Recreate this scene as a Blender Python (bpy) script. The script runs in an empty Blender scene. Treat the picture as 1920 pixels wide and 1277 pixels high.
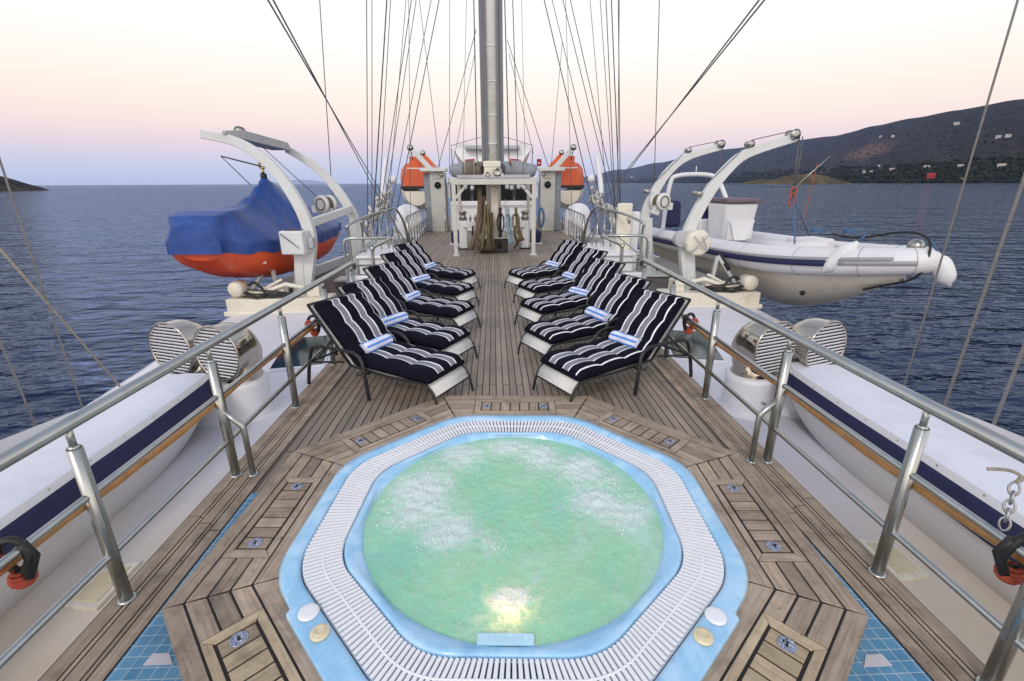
import bpy, bmesh, math, random
from mathutils import Vector, Matrix, noise
random.seed(7)
PI = math.pi
R = math.radians
scn = bpy.context.scene
COL = scn.collection

# ---------------------------------------------------------------- mesh builder
class MB:
    def __init__(s):
        s.v = []; s.f = []; s.m = []; s.sm = []; s.uv = []
    def add(s, vs, fs, mi=0, smooth=False, uvs=None):
        o = len(s.v)
        s.v += [tuple(p) for p in vs]
        for k, f in enumerate(fs):
            s.f.append(tuple(i + o for i in f)); s.m.append(mi); s.sm.append(smooth)
            s.uv.append(uvs[k] if uvs else None)
        return s
    def box(s, c, d, rz=0, mi=0, M=None):
        x, y, z = d[0]/2, d[1]/2, d[2]/2
        vs = [Vector((a*x, b*y, e*z)) for a in (-1, 1) for b in (-1, 1) for e in (-1, 1)]
        m = Matrix.Translation(c) @ (M.to_4x4() if M else Matrix.Rotation(rz, 4, 'Z'))
        vs = [m @ p for p in vs]
        fs = [(0,1,3,2),(4,6,7,5),(0,4,5,1),(2,3,7,6),(0,2,6,4),(1,5,7,3)]
        return s.add(vs, fs, mi)
    def bar(s, a, b, w, h, mi=0, up=(0,0,1)):
        a = Vector(a); b = Vector(b); t = (b-a).normalized(); u = Vector(up)
        sd = t.cross(u)
        if sd.length < 1e-4: sd = t.cross(Vector((0,1,0)))
        sd.normalize(); u = sd.cross(t).normalized()
        vs = []
        for p in (a, b):
            for (i, j) in ((-1,-1),(1,-1),(1,1),(-1,1)):
                vs.append(p + sd*i*w/2 + u*j*h/2)
        return s.add(vs, [(0,3,2,1),(4,5,6,7),(0,1,5,4),(1,2,6,5),(2,3,7,6),(3,0,4,7)], mi)
    def tube(s, pts, r, n=8, mi=0, caps=True, closed=False, smooth=True):
        P = [Vector(p) for p in pts]; N = len(P)
        rr = r if isinstance(r, (list, tuple)) else [r]*N
        T = []
        for i in range(N):
            if closed: t = P[(i+1) % N] - P[i-1]
            elif i == 0: t = P[1]-P[0]
            elif i == N-1: t = P[-1]-P[-2]
            else: t = (P[i+1]-P[i]).normalized() + (P[i]-P[i-1]).normalized()
            if t.length < 1e-9: t = Vector((0,0,1))
            T.append(t.normalized())
        a = Vector((0,0,1)) if abs(T[0].z) < .9 else Vector((1,0,0))
        nrm = (a - T[0]*a.dot(T[0])).normalized()
        vs = []
        for i in range(N):
            nrm = nrm - T[i]*nrm.dot(T[i])
            if nrm.length < 1e-6: nrm = T[i].orthogonal()
            nrm.normalize(); b = T[i].cross(nrm)
            k = 1.0
            if 0 < i < N-1 and not closed:
                cs = T[i].dot((P[i+1]-P[i]).normalized()); k = 1/max(cs, .6)
            for j in range(n):
                an = 2*PI*j/n
                vs.append(P[i] + (nrm*math.cos(an) + b*math.sin(an))*rr[i]*(k if n > 3 else 1))
        fs = []
        for i in range(N if closed else N-1):
            i2 = (i+1) % N
            for j in range(n):
                j2 = (j+1) % n
                fs.append((i*n+j, i*n+j2, i2*n+j2, i2*n+j))
        s.add(vs, fs, mi, smooth)
        if caps and not closed:
            o = len(s.v) - N*n
            s.f.append(tuple(o+j for j in reversed(range(n)))); s.m.append(mi); s.sm.append(False); s.uv.append(None)
            s.f.append(tuple(o+(N-1)*n+j for j in range(n))); s.m.append(mi); s.sm.append(False); s.uv.append(None)
        return s
    def lathe(s, prof, n=24, M=None, mi=0, smooth=True, caps=True):
        M = M or Matrix.Identity(4); vs = []; fs = []
        for (r, z) in prof:
            for j in range(n):
                a = 2*PI*j/n; vs.append(M @ Vector((r*math.cos(a), r*math.sin(a), z)))
        for i in range(len(prof)-1):
            for j in range(n):
                j2 = (j+1) % n; fs.append((i*n+j, i*n+j2, (i+1)*n+j2, (i+1)*n+j))
        s.add(vs, fs, mi, smooth)
        if caps:
            o = len(s.v) - len(prof)*n
            if prof[0][0] > 1e-4: s.f.append(tuple(o+j for j in reversed(range(n)))); s.m.append(mi); s.sm.append(False); s.uv.append(None)
            if prof[-1][0] > 1e-4:
                q = o+(len(prof)-1)*n
                s.f.append(tuple(q+j for j in range(n))); s.m.append(mi); s.sm.append(False); s.uv.append(None)
        return s
    def loft(s, rings, mi=0, closed=True, caps=True, smooth=True, mif=None):
        n = len(rings[0]); o0 = len(s.v)
        s.v += [tuple(p) for r_ in rings for p in r_]
        for i in range(len(rings)-1):
            for j in range(n if closed else n-1):
                j2 = (j+1) % n
                s.f.append((o0+i*n+j, o0+i*n+j2, o0+(i+1)*n+j2, o0+(i+1)*n+j))
                s.m.append(mif(i, j) if mif else mi); s.sm.append(smooth); s.uv.append(None)
        if caps and closed:
            s.f.append(tuple(o0+j for j in reversed(range(n)))); s.m.append(mi); s.sm.append(False); s.uv.append(None)
            q = o0+(len(rings)-1)*n
            s.f.append(tuple(q+j for j in range(n))); s.m.append(mi); s.sm.append(False); s.uv.append(None)
        return s
    def prism(s, poly, z0, z1, mi=0, uvdir=None):
        n = len(poly)
        vs = [(p[0], p[1], z0) for p in poly] + [(p[0], p[1], z1) for p in poly]
        fs = [tuple(reversed(range(n))), tuple(range(n, 2*n))] + [(j, (j+1) % n, n+(j+1) % n, n+j) for j in range(n)]
        uvs = None
        if uvdir:
            d = Vector((uvdir[0], uvdir[1])); e = Vector((-d.y, d.x)); ou = random.random()*20; ov = random.random()*20
            q = [(Vector((v[0], v[1])).dot(d)+ou, Vector((v[0], v[1])).dot(e)+ov) for v in vs]
            uvs = [[q[i] for i in f] for f in fs]
        return s.add(vs, fs, mi, False, uvs)
    def ball(s, c, r, nu=12, nv=8, mi=0, sc=(1,1,1), M=None):
        prof = [(max(1e-5, math.sin(PI*i/nv))*r, -math.cos(PI*i/nv)*r) for i in range(nv+1)]
        m = Matrix.Translation(c) @ (M.to_4x4() if M else Matrix.Identity(4)) @ Matrix.Diagonal((*sc, 1))
        return s.lathe(prof, nu, m, mi, True, False)
    def build(s, name, mat, parent=None, bev=0, sub=0, label=None, seg=2):
        off = Vector((0,0,0)); q = parent
        while q is not None: off += q.location; q = q.parent
        me = bpy.data.meshes.new(name)
        me.from_pydata([tuple(Vector(p)-off) for p in s.v], [], s.f)
        me.polygons.foreach_set('material_index', s.m); me.polygons.foreach_set('use_smooth', s.sm)
        if any(u for u in s.uv):
            ul = me.uv_layers.new(name='UVMap').data; k = 0
            for u, f in zip(s.uv, s.f):
                for i in range(len(f)):
                    ul[k].uv = u[i] if u else (0, 0); k += 1
        for m in (mat if isinstance(mat, (list, tuple)) else [mat]): me.materials.append(m)
        me.update()
        o = bpy.data.objects.new(name, me); COL.objects.link(o)
        if parent is not None: o.parent = parent
        if bev:
            b = o.modifiers.new('Bevel', 'BEVEL'); b.width = bev; b.segments = seg; b.limit_method = 'ANGLE'; b.angle_limit = R(40)
        if sub:
            b = o.modifiers.new('Subdivision', 'SUBSURF'); b.levels = sub; b.render_levels = sub
        if label: o['label'] = label
        return o

def tag(o, label, cat, group=None):
    o['label'] = label; o['category'] = cat
    if group: o['group'] = group
    return o
def thing(name, label, cat, loc=(0,0,0), rz=0, group=None):
    o = bpy.data.objects.new(name, None); o.empty_display_size = .1; COL.objects.link(o)
    o.location = loc; o.rotation_euler = (0, 0, rz)
    return tag(o, label, cat, group)
def struct(o): o['kind'] = 'structure'; return o
def dup(root, loc, rz, label, group=None):
    r = root.copy(); COL.objects.link(r); r.location = loc; r.rotation_euler = (0, 0, rz); r['label'] = label
    if group: r['group'] = group
    for ch in list(root.children):
        c = ch.copy(); COL.objects.link(c); c.parent = r
        for g in list(ch.children):
            d = g.copy(); COL.objects.link(d); d.parent = c
    return r
def bez(p0, p1, p2, p3, n=12):
    p0, p1, p2, p3 = map(Vector, (p0, p1, p2, p3)); out = []
    for i in range(n+1):
        t = i/n; u = 1-t; out.append(p0*u**3 + p1*3*u*u*t + p2*3*u*t*t + p3*t**3)
    return out
def spline(pts, n=6):
    P = [Vector(p) for p in pts]; out = []
    for i in range(len(P)-1):
        a = P[max(i-1, 0)]; b = P[i]; c = P[i+1]; d = P[min(i+2, len(P)-1)]
        for k in range(n):
            t = k/n
            out.append(.5*((2*b) + (c-a)*t + (2*a-5*b+4*c-d)*t*t + (3*b-a-3*c+d)*t**3))
    out.append(P[-1]); return out
def sag(a, b, d, n=10):
    a = Vector(a); b = Vector(b); return [a.lerp(b, i/n) - Vector((0, 0, d*4*(i/n)*(1-i/n))) for i in range(n+1)]

# ---------------------------------------------------------------- materials
def newmat(name):
    m = bpy.data.materials.new(name); m.use_nodes = True
    nt = m.node_tree; b = nt.nodes['Principled BSDF']; return m, nt, b
def N(nt, t, **k):
    n = nt.nodes.new(t)
    for a, v in k.items():
        if a.startswith('i_'):
            n.inputs[a[2:].replace('_', ' ')].default_value = v
        else: setattr(n, a, v)
    return n
def ramp(nt, stops, interp='LINEAR'):
    n = nt.nodes.new('ShaderNodeValToRGB'); cr = n.color_ramp; cr.interpolation = interp
    while len(cr.elements) > 1: cr.elements.remove(cr.elements[-1])
    cr.elements[0].position = stops[0][0]; cr.elements[0].color = (*stops[0][1], 1)
    for p, c in stops[1:]:
        e = cr.elements.new(p); e.color = (*c, 1)
    return n
def L(nt, a, b): nt.links.new(a, b)
def tint(c, k): return tuple(min(1, x*k) for x in c)
def simple(name, c, rough=.45, metal=0, var=.12, scale=6, bump=.0, bscale=60, stain=None, coat=0):
    """plain paint / fabric / metal with soft mottling, grime and fine relief"""
    m, nt, b = newmat(name)
    tc = N(nt, 'ShaderNodeTexCoord'); no = N(nt, 'ShaderNodeTexNoise', i_Scale=scale, i_Detail=6., i_Roughness=.65)
    L(nt, tc.outputs['Object'], no.inputs['Vector'])
    rp = ramp(nt, [(.3, tint(c, 1-var)), (.7, tint(c, 1+var*.6))]); L(nt, no.outputs['Fac'], rp.inputs['Fac'])
    out = rp.outputs['Color']
    if stain:
        n2 = N(nt, 'ShaderNodeTexNoise', i_Scale=scale*.5, i_Detail=8., i_Roughness=.75); L(nt, tc.outputs['Object'], n2.inputs['Vector'])
        r2 = ramp(nt, [(.52, (0,0,0)), (.75, (1,1,1))]); L(nt, n2.outputs['Fac'], r2.inputs['Fac'])
        mx = N(nt, 'ShaderNodeMix', data_type='RGBA'); mx.inputs[7].default_value = (*stain, 1)
        L(nt, r2.outputs['Color'], mx.inputs[0]); L(nt, out, mx.inputs[6]); out = mx.outputs[2]
    L(nt, out, b.inputs['Base Color'])
    rr = N(nt, 'ShaderNodeMapRange'); rr.inputs[3].default_value = max(.02, rough-.08); rr.inputs[4].default_value = rough+.08
    L(nt, no.outputs['Fac'], rr.inputs[0]); L(nt, rr.outputs[0], b.inputs['Roughness'])
    b.inputs['Metallic'].default_value = metal
    if coat: b.inputs['Coat Weight'].default_value = coat
    if bump:
        n3 = N(nt, 'ShaderNodeTexNoise', i_Scale=bscale, i_Detail=4.); L(nt, tc.outputs['Object'], n3.inputs['Vector'])
        bp = N(nt, 'ShaderNodeBump', i_Strength=bump, i_Distance=.02); L(nt, n3.outputs['Fac'], bp.inputs['Height']); L(nt, bp.outputs[0], b.inputs['Normal'])
    return m

WHITE = simple('white_paint', (.72, .72, .74), .35, var=.05, scale=3, stain=(.62, .60, .56))
def warm_lit_paint(name, c1, c2, y0, y1):
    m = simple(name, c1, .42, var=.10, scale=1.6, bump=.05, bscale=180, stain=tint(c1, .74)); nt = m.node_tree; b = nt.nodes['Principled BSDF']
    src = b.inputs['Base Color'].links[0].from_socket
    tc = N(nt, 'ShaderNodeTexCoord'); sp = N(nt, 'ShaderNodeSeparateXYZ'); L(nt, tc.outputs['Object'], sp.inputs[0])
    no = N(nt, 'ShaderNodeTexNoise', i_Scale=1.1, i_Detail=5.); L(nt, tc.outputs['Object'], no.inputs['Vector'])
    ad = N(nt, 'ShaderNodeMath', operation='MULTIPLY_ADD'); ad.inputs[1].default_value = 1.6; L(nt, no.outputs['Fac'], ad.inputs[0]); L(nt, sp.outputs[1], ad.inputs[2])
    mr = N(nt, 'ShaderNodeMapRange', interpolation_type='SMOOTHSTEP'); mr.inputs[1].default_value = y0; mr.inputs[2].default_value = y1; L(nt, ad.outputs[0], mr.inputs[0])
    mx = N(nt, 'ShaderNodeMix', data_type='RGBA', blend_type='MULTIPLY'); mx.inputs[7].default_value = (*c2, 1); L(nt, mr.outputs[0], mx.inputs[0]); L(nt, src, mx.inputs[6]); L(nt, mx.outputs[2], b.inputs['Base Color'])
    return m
WHITE_DECK = simple('white_side_roof_paint', (.74, .73, .78), .42, var=.05, scale=1.2, stain=(.66, .63, .64), bump=.05, bscale=180)
CREAM = simple('cream_paint', (.70, .66, .55), .42, var=.10, scale=4, stain=(.45, .38, .27))
GREYP = simple('grey_paint', (.42, .43, .45), .5, var=.12, scale=4, stain=(.28, .27, .26))
DAVITW = simple('davit_paint', (.62, .64, .63), .4, var=.07, scale=2.5, stain=(.5, .47, .42))
STEEL = simple('brushed_steel', (.46, .47, .45), .33, 1, var=.18, scale=9, stain=(.36, .34, .30))
STEELD = simple('weathered_steel', (.40, .40, .38), .3, 1, var=.2, scale=14, stain=(.25, .2, .15))
CHROME = simple('polished_chrome', (.46, .42, .37), .15, 1, var=.12, scale=5)
WIRE = simple('wire_rope', (.17, .165, .17), .5, .2, var=.2, scale=20)
WIRED = simple('wire_rope_dark', (.10, .10, .11), .5, .2, var=.2, scale=20)
FRAME = simple('charcoal_frame', (.022, .023, .026), .38, .3, var=.2)
SLING = simple('white_sling', (.72, .70, .67), .7, var=.06, bump=.4, bscale=400)
NAVY = simple('navy_cloth', (.012, .016, .075), .7, var=.25, scale=5, bump=.25, bscale=220)
BLACK = simple('black_rubber', (.012, .012, .013), .55, var=.3)
GLASSD = simple('dark_glass', (.012, .035, .035), .06, var=.5, scale=2)
GLASSW = simple('wheelhouse_glass', (.008, .010, .012), .35, var=.5, scale=2); GLASSW.node_tree.nodes['Principled BSDF'].inputs['Specular IOR Level'].default_value = .12
COVERB = simple('blue_tarpaulin', (.016, .060, .26), .5, var=.3, scale=1.6, bump=.8, bscale=5., stain=(.035, .085, .30))
ORANGE = simple('orange_hull', (.78, .10, .028), .38, var=.18, scale=2, stain=(.36, .05, .02))
ORANGEC = simple('orange_canopy', (.62, .11, .035), .5, var=.15, scale=2, stain=(.42, .07, .03))
RIBW = simple('rib_white_tube', (.70, .69, .71), .45, var=.06, scale=2, stain=(.6, .56, .5))
RIBHULL = simple('rib_hull', (.74, .69, .58), .35, var=.08, scale=2.5, stain=(.5, .44, .32))
RIBGREY = simple('rib_grey', (.30, .31, .33), .5, var=.1)
PURPLE = simple('faded_cushion', (.16, .12, .15), .8, var=.2, scale=8)
FENDER = simple('fender_white', (.68, .69, .70), .4, var=.06)
POLEW = simple('varnished_pole', (.42, .20, .055), .3, var=.3, scale=9, coat=.4)
ROPEB = simple('beige_rope', (.42, .38, .30), .85, var=.25, scale=40, bump=.6, bscale=120)
ROPEBR = simple('brown_rope', (.17, .13, .075), .9, var=.35, scale=18, bump=.8, bscale=60)
ROPEBL = simple('blue_rope', (.06, .13, .26), .8, var=.3, scale=40)
ROPER = simple('orange_rope', (.50, .085, .045), .75, var=.25, scale=60, bump=.8, bscale=130)
REDC = simple('red_cloth', (.28, .015, .03), .7, var=.2)
CANVAS = simple('grey_canvas', (.24, .26, .29), .85, var=.25, scale=5, bump=.4, bscale=40)
CANVASB = simple('brown_canvas', (.16, .13, .11), .85, var=.25, scale=5, bump=.4, bscale=40)
MASTC = simple('mast_cream', (.80, .79, .73), .42, var=.07, scale=2.5, stain=(.40, .39, .36))
MASTG = simple('mast_grey', (.15, .16, .18), .45, var=.15, scale=3)
BRASS = simple('brass', (.50, .36, .13), .3, 1, var=.2, scale=20)
HULLG = simple('tender_hull', (.56, .55, .55), .38, var=.07, scale=1.6, stain=(.46, .44, .43))
COVERW = simple('white_boat_cover', (.69, .70, .77), .6, var=.09, scale=1.5, bump=.6, bscale=4.5, stain=(.54, .54, .58))
BLUEP = simple('turquoise_channel', (.16, .33, .40), .5, var=.3, scale=12)
GRATE = simple('white_grating_plastic', (.80, .80, .82), .35, var=.04)
KNOBW = simple('white_knob', (.78, .79, .82), .3, var=.04)
KNOBC = simple('cream_knob', (.70, .62, .42), .35, var=.1, scale=30)
TILEW = simple('white_tile', (.55, .53, .55), .25, var=.15)
CAULK = simple('black_caulk', (.010, .009, .009), .6, var=.2)

def wood(name, a, b_, dark, island=True):
    m, nt, b = newmat(name)
    uv = N(nt, 'ShaderNodeTexCoord'); mp = N(nt, 'ShaderNodeMapping'); mp.inputs['Scale'].default_value = (3, 60, 1)
    L(nt, uv.outputs['UV'], mp.inputs['Vector'])
    no = N(nt, 'ShaderNodeTexNoise', i_Scale=1., i_Detail=7., i_Roughness=.7, i_Distortion=.4); L(nt, mp.outputs[0], no.inputs['Vector'])
    rp = ramp(nt, [(.28, dark), (.5, a), (.72, b_)]); L(nt, no.outputs['Fac'], rp.inputs['Fac'])
    ge = N(nt, 'ShaderNodeNewGeometry'); mr = N(nt, 'ShaderNodeMapRange'); mr.inputs[3].default_value = .74; mr.inputs[4].default_value = 1.18
    L(nt, ge.outputs['Random Per Island'], mr.inputs[0])
    mx = N(nt, 'ShaderNodeMix', data_type='RGBA', blend_type='MULTIPLY'); mx.inputs[0].default_value = 1
    L(nt, rp.outputs[0], mx.inputs[6]); L(nt, mr.outputs[0], mx.inputs[7])
    # blotches of damp and small knots
    n2 = N(nt, 'ShaderNodeTexNoise', i_Scale=5., i_Detail=6., i_Roughness=.7); L(nt, uv.outputs['Object'], n2.inputs['Vector'])
    r2 = ramp(nt, [(.34, (.58, .55, .53)), (.5, (.92, .90, .88)), (.66, (1.10, 1.06, 1.02))]); L(nt, n2.outputs['Fac'], r2.inputs['Fac'])
    m2 = N(nt, 'ShaderNodeMix', data_type='RGBA', blend_type='MULTIPLY'); m2.inputs[0].default_value = 1
    L(nt, mx.outputs[2], m2.inputs[6]); L(nt, r2.outputs[0], m2.inputs[7])
    vo = N(nt, 'ShaderNodeTexNoise', i_Scale=22., i_Detail=3.); L(nt, uv.outputs['Object'], vo.inputs['Vector'])
    r3 = ramp(nt, [(.70, (1, 1, 1)), (.77, (.38, .30, .27))]); L(nt, vo.outputs['Fac'], r3.inputs['Fac'])
    m3 = N(nt, 'ShaderNodeMix', data_type='RGBA', blend_type='MULTIPLY'); m3.inputs[0].default_value = 1
    L(nt, m2.outputs[2], m3.inputs[6]); L(nt, r3.outputs[0], m3.inputs[7])
    L(nt, m3.outputs[2], b.inputs['Base Color']); b.inputs['Roughness'].default_value = .68
    bp = N(nt, 'ShaderNodeBump', i_Strength=.35, i_Distance=.004); L(nt, no.outputs['Fac'], bp.inputs['Height']); L(nt, bp.outputs[0], b.inputs['Normal'])
    return m
TEAK = wood('teak_plank', (.36, .285, .215), (.45, .37, .29), (.22, .165, .125))
TEAKL = wood('teak_plank_light', (.42, .335, .225), (.50, .41, .285), (.28, .205, .13))

def deckmat(name, c1, c2, pw=.066, rot=True):
    m, nt, b = newmat(name)
    tc = N(nt, 'ShaderNodeTexCoord'); mp = N(nt, 'ShaderNodeMapping'); mp.inputs['Rotation'].default_value = (0, 0, PI/2 if rot else 0)
    L(nt, tc.outputs['Object'], mp.inputs['Vector'])
    br = N(nt, 'ShaderNodeTexBrick', offset=.37, i_Scale=1.)
    br.inputs['Brick Width'].default_value = 3.1; br.inputs['Row Height'].default_value = pw; br.inputs['Mortar Size'].default_value = .0052
    br.inputs['Mortar Smooth'].default_value = .15; br.inputs['Bias'].default_value = 0
    br.inputs['Color1'].default_value = (*c1, 1); br.inputs['Color2'].default_value = (*c2, 1); br.inputs['Mortar'].default_value = (.014, .012, .011, 1)
    L(nt, mp.outputs[0], br.inputs['Vector'])
    m2 = N(nt, 'ShaderNodeMapping'); m2.inputs['Scale'].default_value = (60, 2.5, 1); L(nt, tc.outputs['Object'], m2.inputs['Vector'])
    no = N(nt, 'ShaderNodeTexNoise', i_Scale=1., i_Detail=6., i_Roughness=.7); L(nt, m2.outputs[0], no.inputs['Vector'])
    rp = ramp(nt, [(.25, (.68, .66, .64)), (.75, (1.14, 1.12, 1.1))]); L(nt, no.outputs['Fac'], rp.inputs['Fac'])
    mx = N(nt, 'ShaderNodeMix', data_type='RGBA', blend_type='MULTIPLY'); mx.inputs[0].default_value = 1
    L(nt, br.outputs['Color'], mx.inputs[6]); L(nt, rp.outputs[0], mx.inputs[7])
    n2 = N(nt, 'ShaderNodeTexNoise', i_Scale=.9, i_Detail=6., i_Roughness=.7); L(nt, tc.outputs['Object'], n2.inputs['Vector'])
    r2 = ramp(nt, [(.3, (.62, .62, .64)), (.48, (.92, .91, .90)), (.7, (1.10, 1.07, 1.04))]); L(nt, n2.outputs['Fac'], r2.inputs['Fac'])
    m3 = N(nt, 'ShaderNodeMix', data_type='RGBA', blend_type='MULTIPLY'); m3.inputs[0].default_value = 1
    L(nt, mx.outputs[2], m3.inputs[6]); L(nt, r2.outputs[0], m3.inputs[7])
    L(nt, m3.outputs[2], b.inputs['Base Color']); b.inputs['Roughness'].default_value = .62
    bp = N(nt, 'ShaderNodeBump', i_Strength=.4, i_Distance=.004, invert=True); L(nt, br.outputs['Fac'], bp.inputs['Height']); L(nt, bp.outputs[0], b.inputs['Normal'])
    return m
DECK = deckmat('teak_deck', (.37, .305, .245), (.255, .212, .172))
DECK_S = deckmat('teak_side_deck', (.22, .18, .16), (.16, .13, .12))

def tilemat():
    m, nt, b = newmat('blue_mosaic_tile')
    tc = N(nt, 'ShaderNodeTexCoord'); br = N(nt, 'ShaderNodeTexBrick', offset=0., i_Scale=1.)
    br.inputs['Brick Width'].default_value = .055; br.inputs['Row Height'].default_value = .05; br.inputs['Mortar Size'].default_value = .0016
    br.inputs['Color1'].default_value = (.065, .215, .36, 1); br.inputs['Color2'].default_value = (.10, .27, .43, 1); br.inputs['Mortar'].default_value = (.42, .50, .52, 1)
    L(nt, tc.outputs['Object'], br.inputs['Vector'])
    no = N(nt, 'ShaderNodeTexNoise', i_Scale=11., i_Detail=4.); L(nt, tc.outputs['Object'], no.inputs['Vector'])
    rp = ramp(nt, [(.3, (.82, .84, .88)), (.7, (1.15, 1.1, 1.06))]); L(nt, no.outputs['Fac'], rp.inputs['Fac'])
    mx = N(nt, 'ShaderNodeMix', data_type='RGBA', blend_type='MULTIPLY'); mx.inputs[0].default_value = 1
    L(nt, br.outputs['Color'], mx.inputs[6]); L(nt, rp.outputs[0], mx.inputs[7]); L(nt, mx.outputs[2], b.inputs['Base Color'])
    b.inputs['Roughness'].default_value = .22
    return m
TILE = tilemat()

def acrylic():
    m, nt, b = newmat('marbled_blue_acrylic')
    tc = N(nt, 'ShaderNodeTexCoord'); no = N(nt, 'ShaderNodeTexNoise', i_Scale=2.6, i_Detail=8., i_Roughness=.62, i_Distortion=1.6)
    L(nt, tc.outputs['Object'], no.inputs['Vector'])
    rp = ramp(nt, [(.3, (.22, .46, .70)), (.48, (.31, .57, .80)), (.62, (.44, .67, .86)), (.78, (.36, .61, .82))]); L(nt, no.outputs['Fac'], rp.inputs['Fac'])
    L(nt, rp.outputs[0], b.inputs['Base Color']); b.inputs['Roughness'].default_value = .22; b.inputs['Coat Weight'].default_value = .3
    return m
ACRYL = acrylic()

def stripes(name, axis, bands, period=None, rough=.85, ang=False):
    """bands: list of (upto, colour) along object axis; a fine woven relief on top"""
    m, nt, b = newmat(name)
    tc = N(nt, 'ShaderNodeTexCoord'); sp = N(nt, 'ShaderNodeSeparateXYZ')
    if axis == 'UV':
        L(nt, tc.outputs['UV'], sp.inputs[0]); val = sp.outputs[0]
    else:
        L(nt, tc.outputs['Object'], sp.inputs[0]); val = sp.outputs['XYZ'.index(axis)]
    rp = ramp(nt, bands, 'CONSTANT'); L(nt, val, rp.inputs['Fac'])
    no = N(nt, 'ShaderNodeTexNoise', i_Scale=260., i_Detail=2.); L(nt, tc.outputs['Object'], no.inputs['Vector'])
    n2 = N(nt, 'ShaderNodeTexNoise', i_Scale=9., i_Detail=4.); L(nt, tc.outputs['Object'], n2.inputs['Vector'])
    r2 = ramp(nt, [(.3, (.8, .8, .82)), (.7, (1.1, 1.1, 1.1))]); L(nt, n2.outputs['Fac'], r2.inputs['Fac'])
    mx = N(nt, 'ShaderNodeMix', data_type='RGBA', blend_type='MULTIPLY'); mx.inputs[0].default_value = 1
    L(nt, rp.outputs[0], mx.inputs[6]); L(nt, r2.outputs[0], mx.inputs[7])
    L(nt, mx.outputs[2], b.inputs['Base Color']); b.inputs['Roughness'].default_value = rough
    b.inputs['Specular IOR Level'].default_value = .12
    bp = N(nt, 'ShaderNodeBump', i_Strength=.35, i_Distance=.003); L(nt, no.outputs['Fac'], bp.inputs['Height']); L(nt, bp.outputs[0], b.inputs['Normal'])
    return m
NV = (.0055, .0055, .014); WH = (.80, .79, .80); GR = (.17, .17, .20)
def band(u0, u1):
    w = u1-u0
    g = [(u0, WH), (u0+.17*w, GR)]
    k = 4
    for i in range(k):   # fine weave lines in the grey middle
        a = u0+.17*w + (i+.6)/k*.66*w
        g += [(a, (.36, .36, .40)), (a+.05*w, GR)]
    g += [(u0+.83*w, WH), (u1, NV)]
    return g
CUSHION = stripes('navy_white_striped_cushion', 'UV', [(0, NV)] + band(.235, .405) + band(.595, .765) + [(.93, WH), (.955, NV)])
TW = (.72, .77, .90); TB = (.14, .28, .68)
TOWEL = stripes('blue_white_towel', 'UV', [(0, TW), (.10, TB), (.24, TW), (.36, TB), (.42, TW), (.50, TB), (.66, TW), (.78, TB), (.9, TW)])

def seamat():
    m, nt, b = newmat('sea_water')
    tc = N(nt, 'ShaderNodeTexCoord')
    nt.nodes.remove(b)
    df = N(nt, 'ShaderNodeBsdfDiffuse'); df.inputs['Color'].default_value = (.005, .014, .046, 1)
    gl = N(nt, 'ShaderNodeBsdfGlossy'); gl.inputs['Color'].default_value = (.63, .75, .95, 1); gl.inputs['Roughness'].default_value = .07
    fr = N(nt, 'ShaderNodeFresnel'); fr.inputs['IOR'].default_value = 1.33; fm = N(nt, 'ShaderNodeMath', operation='MULTIPLY'); fm.inputs[1].default_value = .80
    ms = N(nt, 'ShaderNodeMixShader'); L(nt, fr.outputs[0], fm.inputs[0]); L(nt, fm.outputs[0], ms.inputs[0]); L(nt, df.outputs[0], ms.inputs[1]); L(nt, gl.outputs[0], ms.inputs[2]); L(nt, ms.outputs[0], nt.nodes['Material Output'].inputs['Surface'])
    prev = None
    for (sx, sy, rot, sc, st, dist, det) in ((.35, 1.0, .10, .16, .7, 1.1, 3.), (.42, 1.0, -.14, .48, 1., .62, 3.), (.5, 1.0, .12, 1.2, .95, .22, 3.), (.7, 1.0, .3, 3.6, .6, .04, 3.)):
        mp = N(nt, 'ShaderNodeMapping'); mp.inputs['Scale'].default_value = (sx, sy, 1); mp.inputs['Rotation'].default_value = (0, 0, rot)
        L(nt, tc.outputs['Object'], mp.inputs['Vector'])
        no = N(nt, 'ShaderNodeTexNoise', i_Scale=sc, i_Detail=det, i_Roughness=.55, i_Distortion=.25); L(nt, mp.outputs[0], no.inputs['Vector'])
        bp = N(nt, 'ShaderNodeBump', i_Strength=st, i_Distance=dist); L(nt, no.outputs['Fac'], bp.inputs['Height'])
        if prev: L(nt, prev.outputs[0], bp.inputs['Normal'])
        prev = bp
    for q in (df, gl, fr): L(nt, prev.outputs[0], q.inputs['Normal'])
    return m
SEA = seamat()

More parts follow.
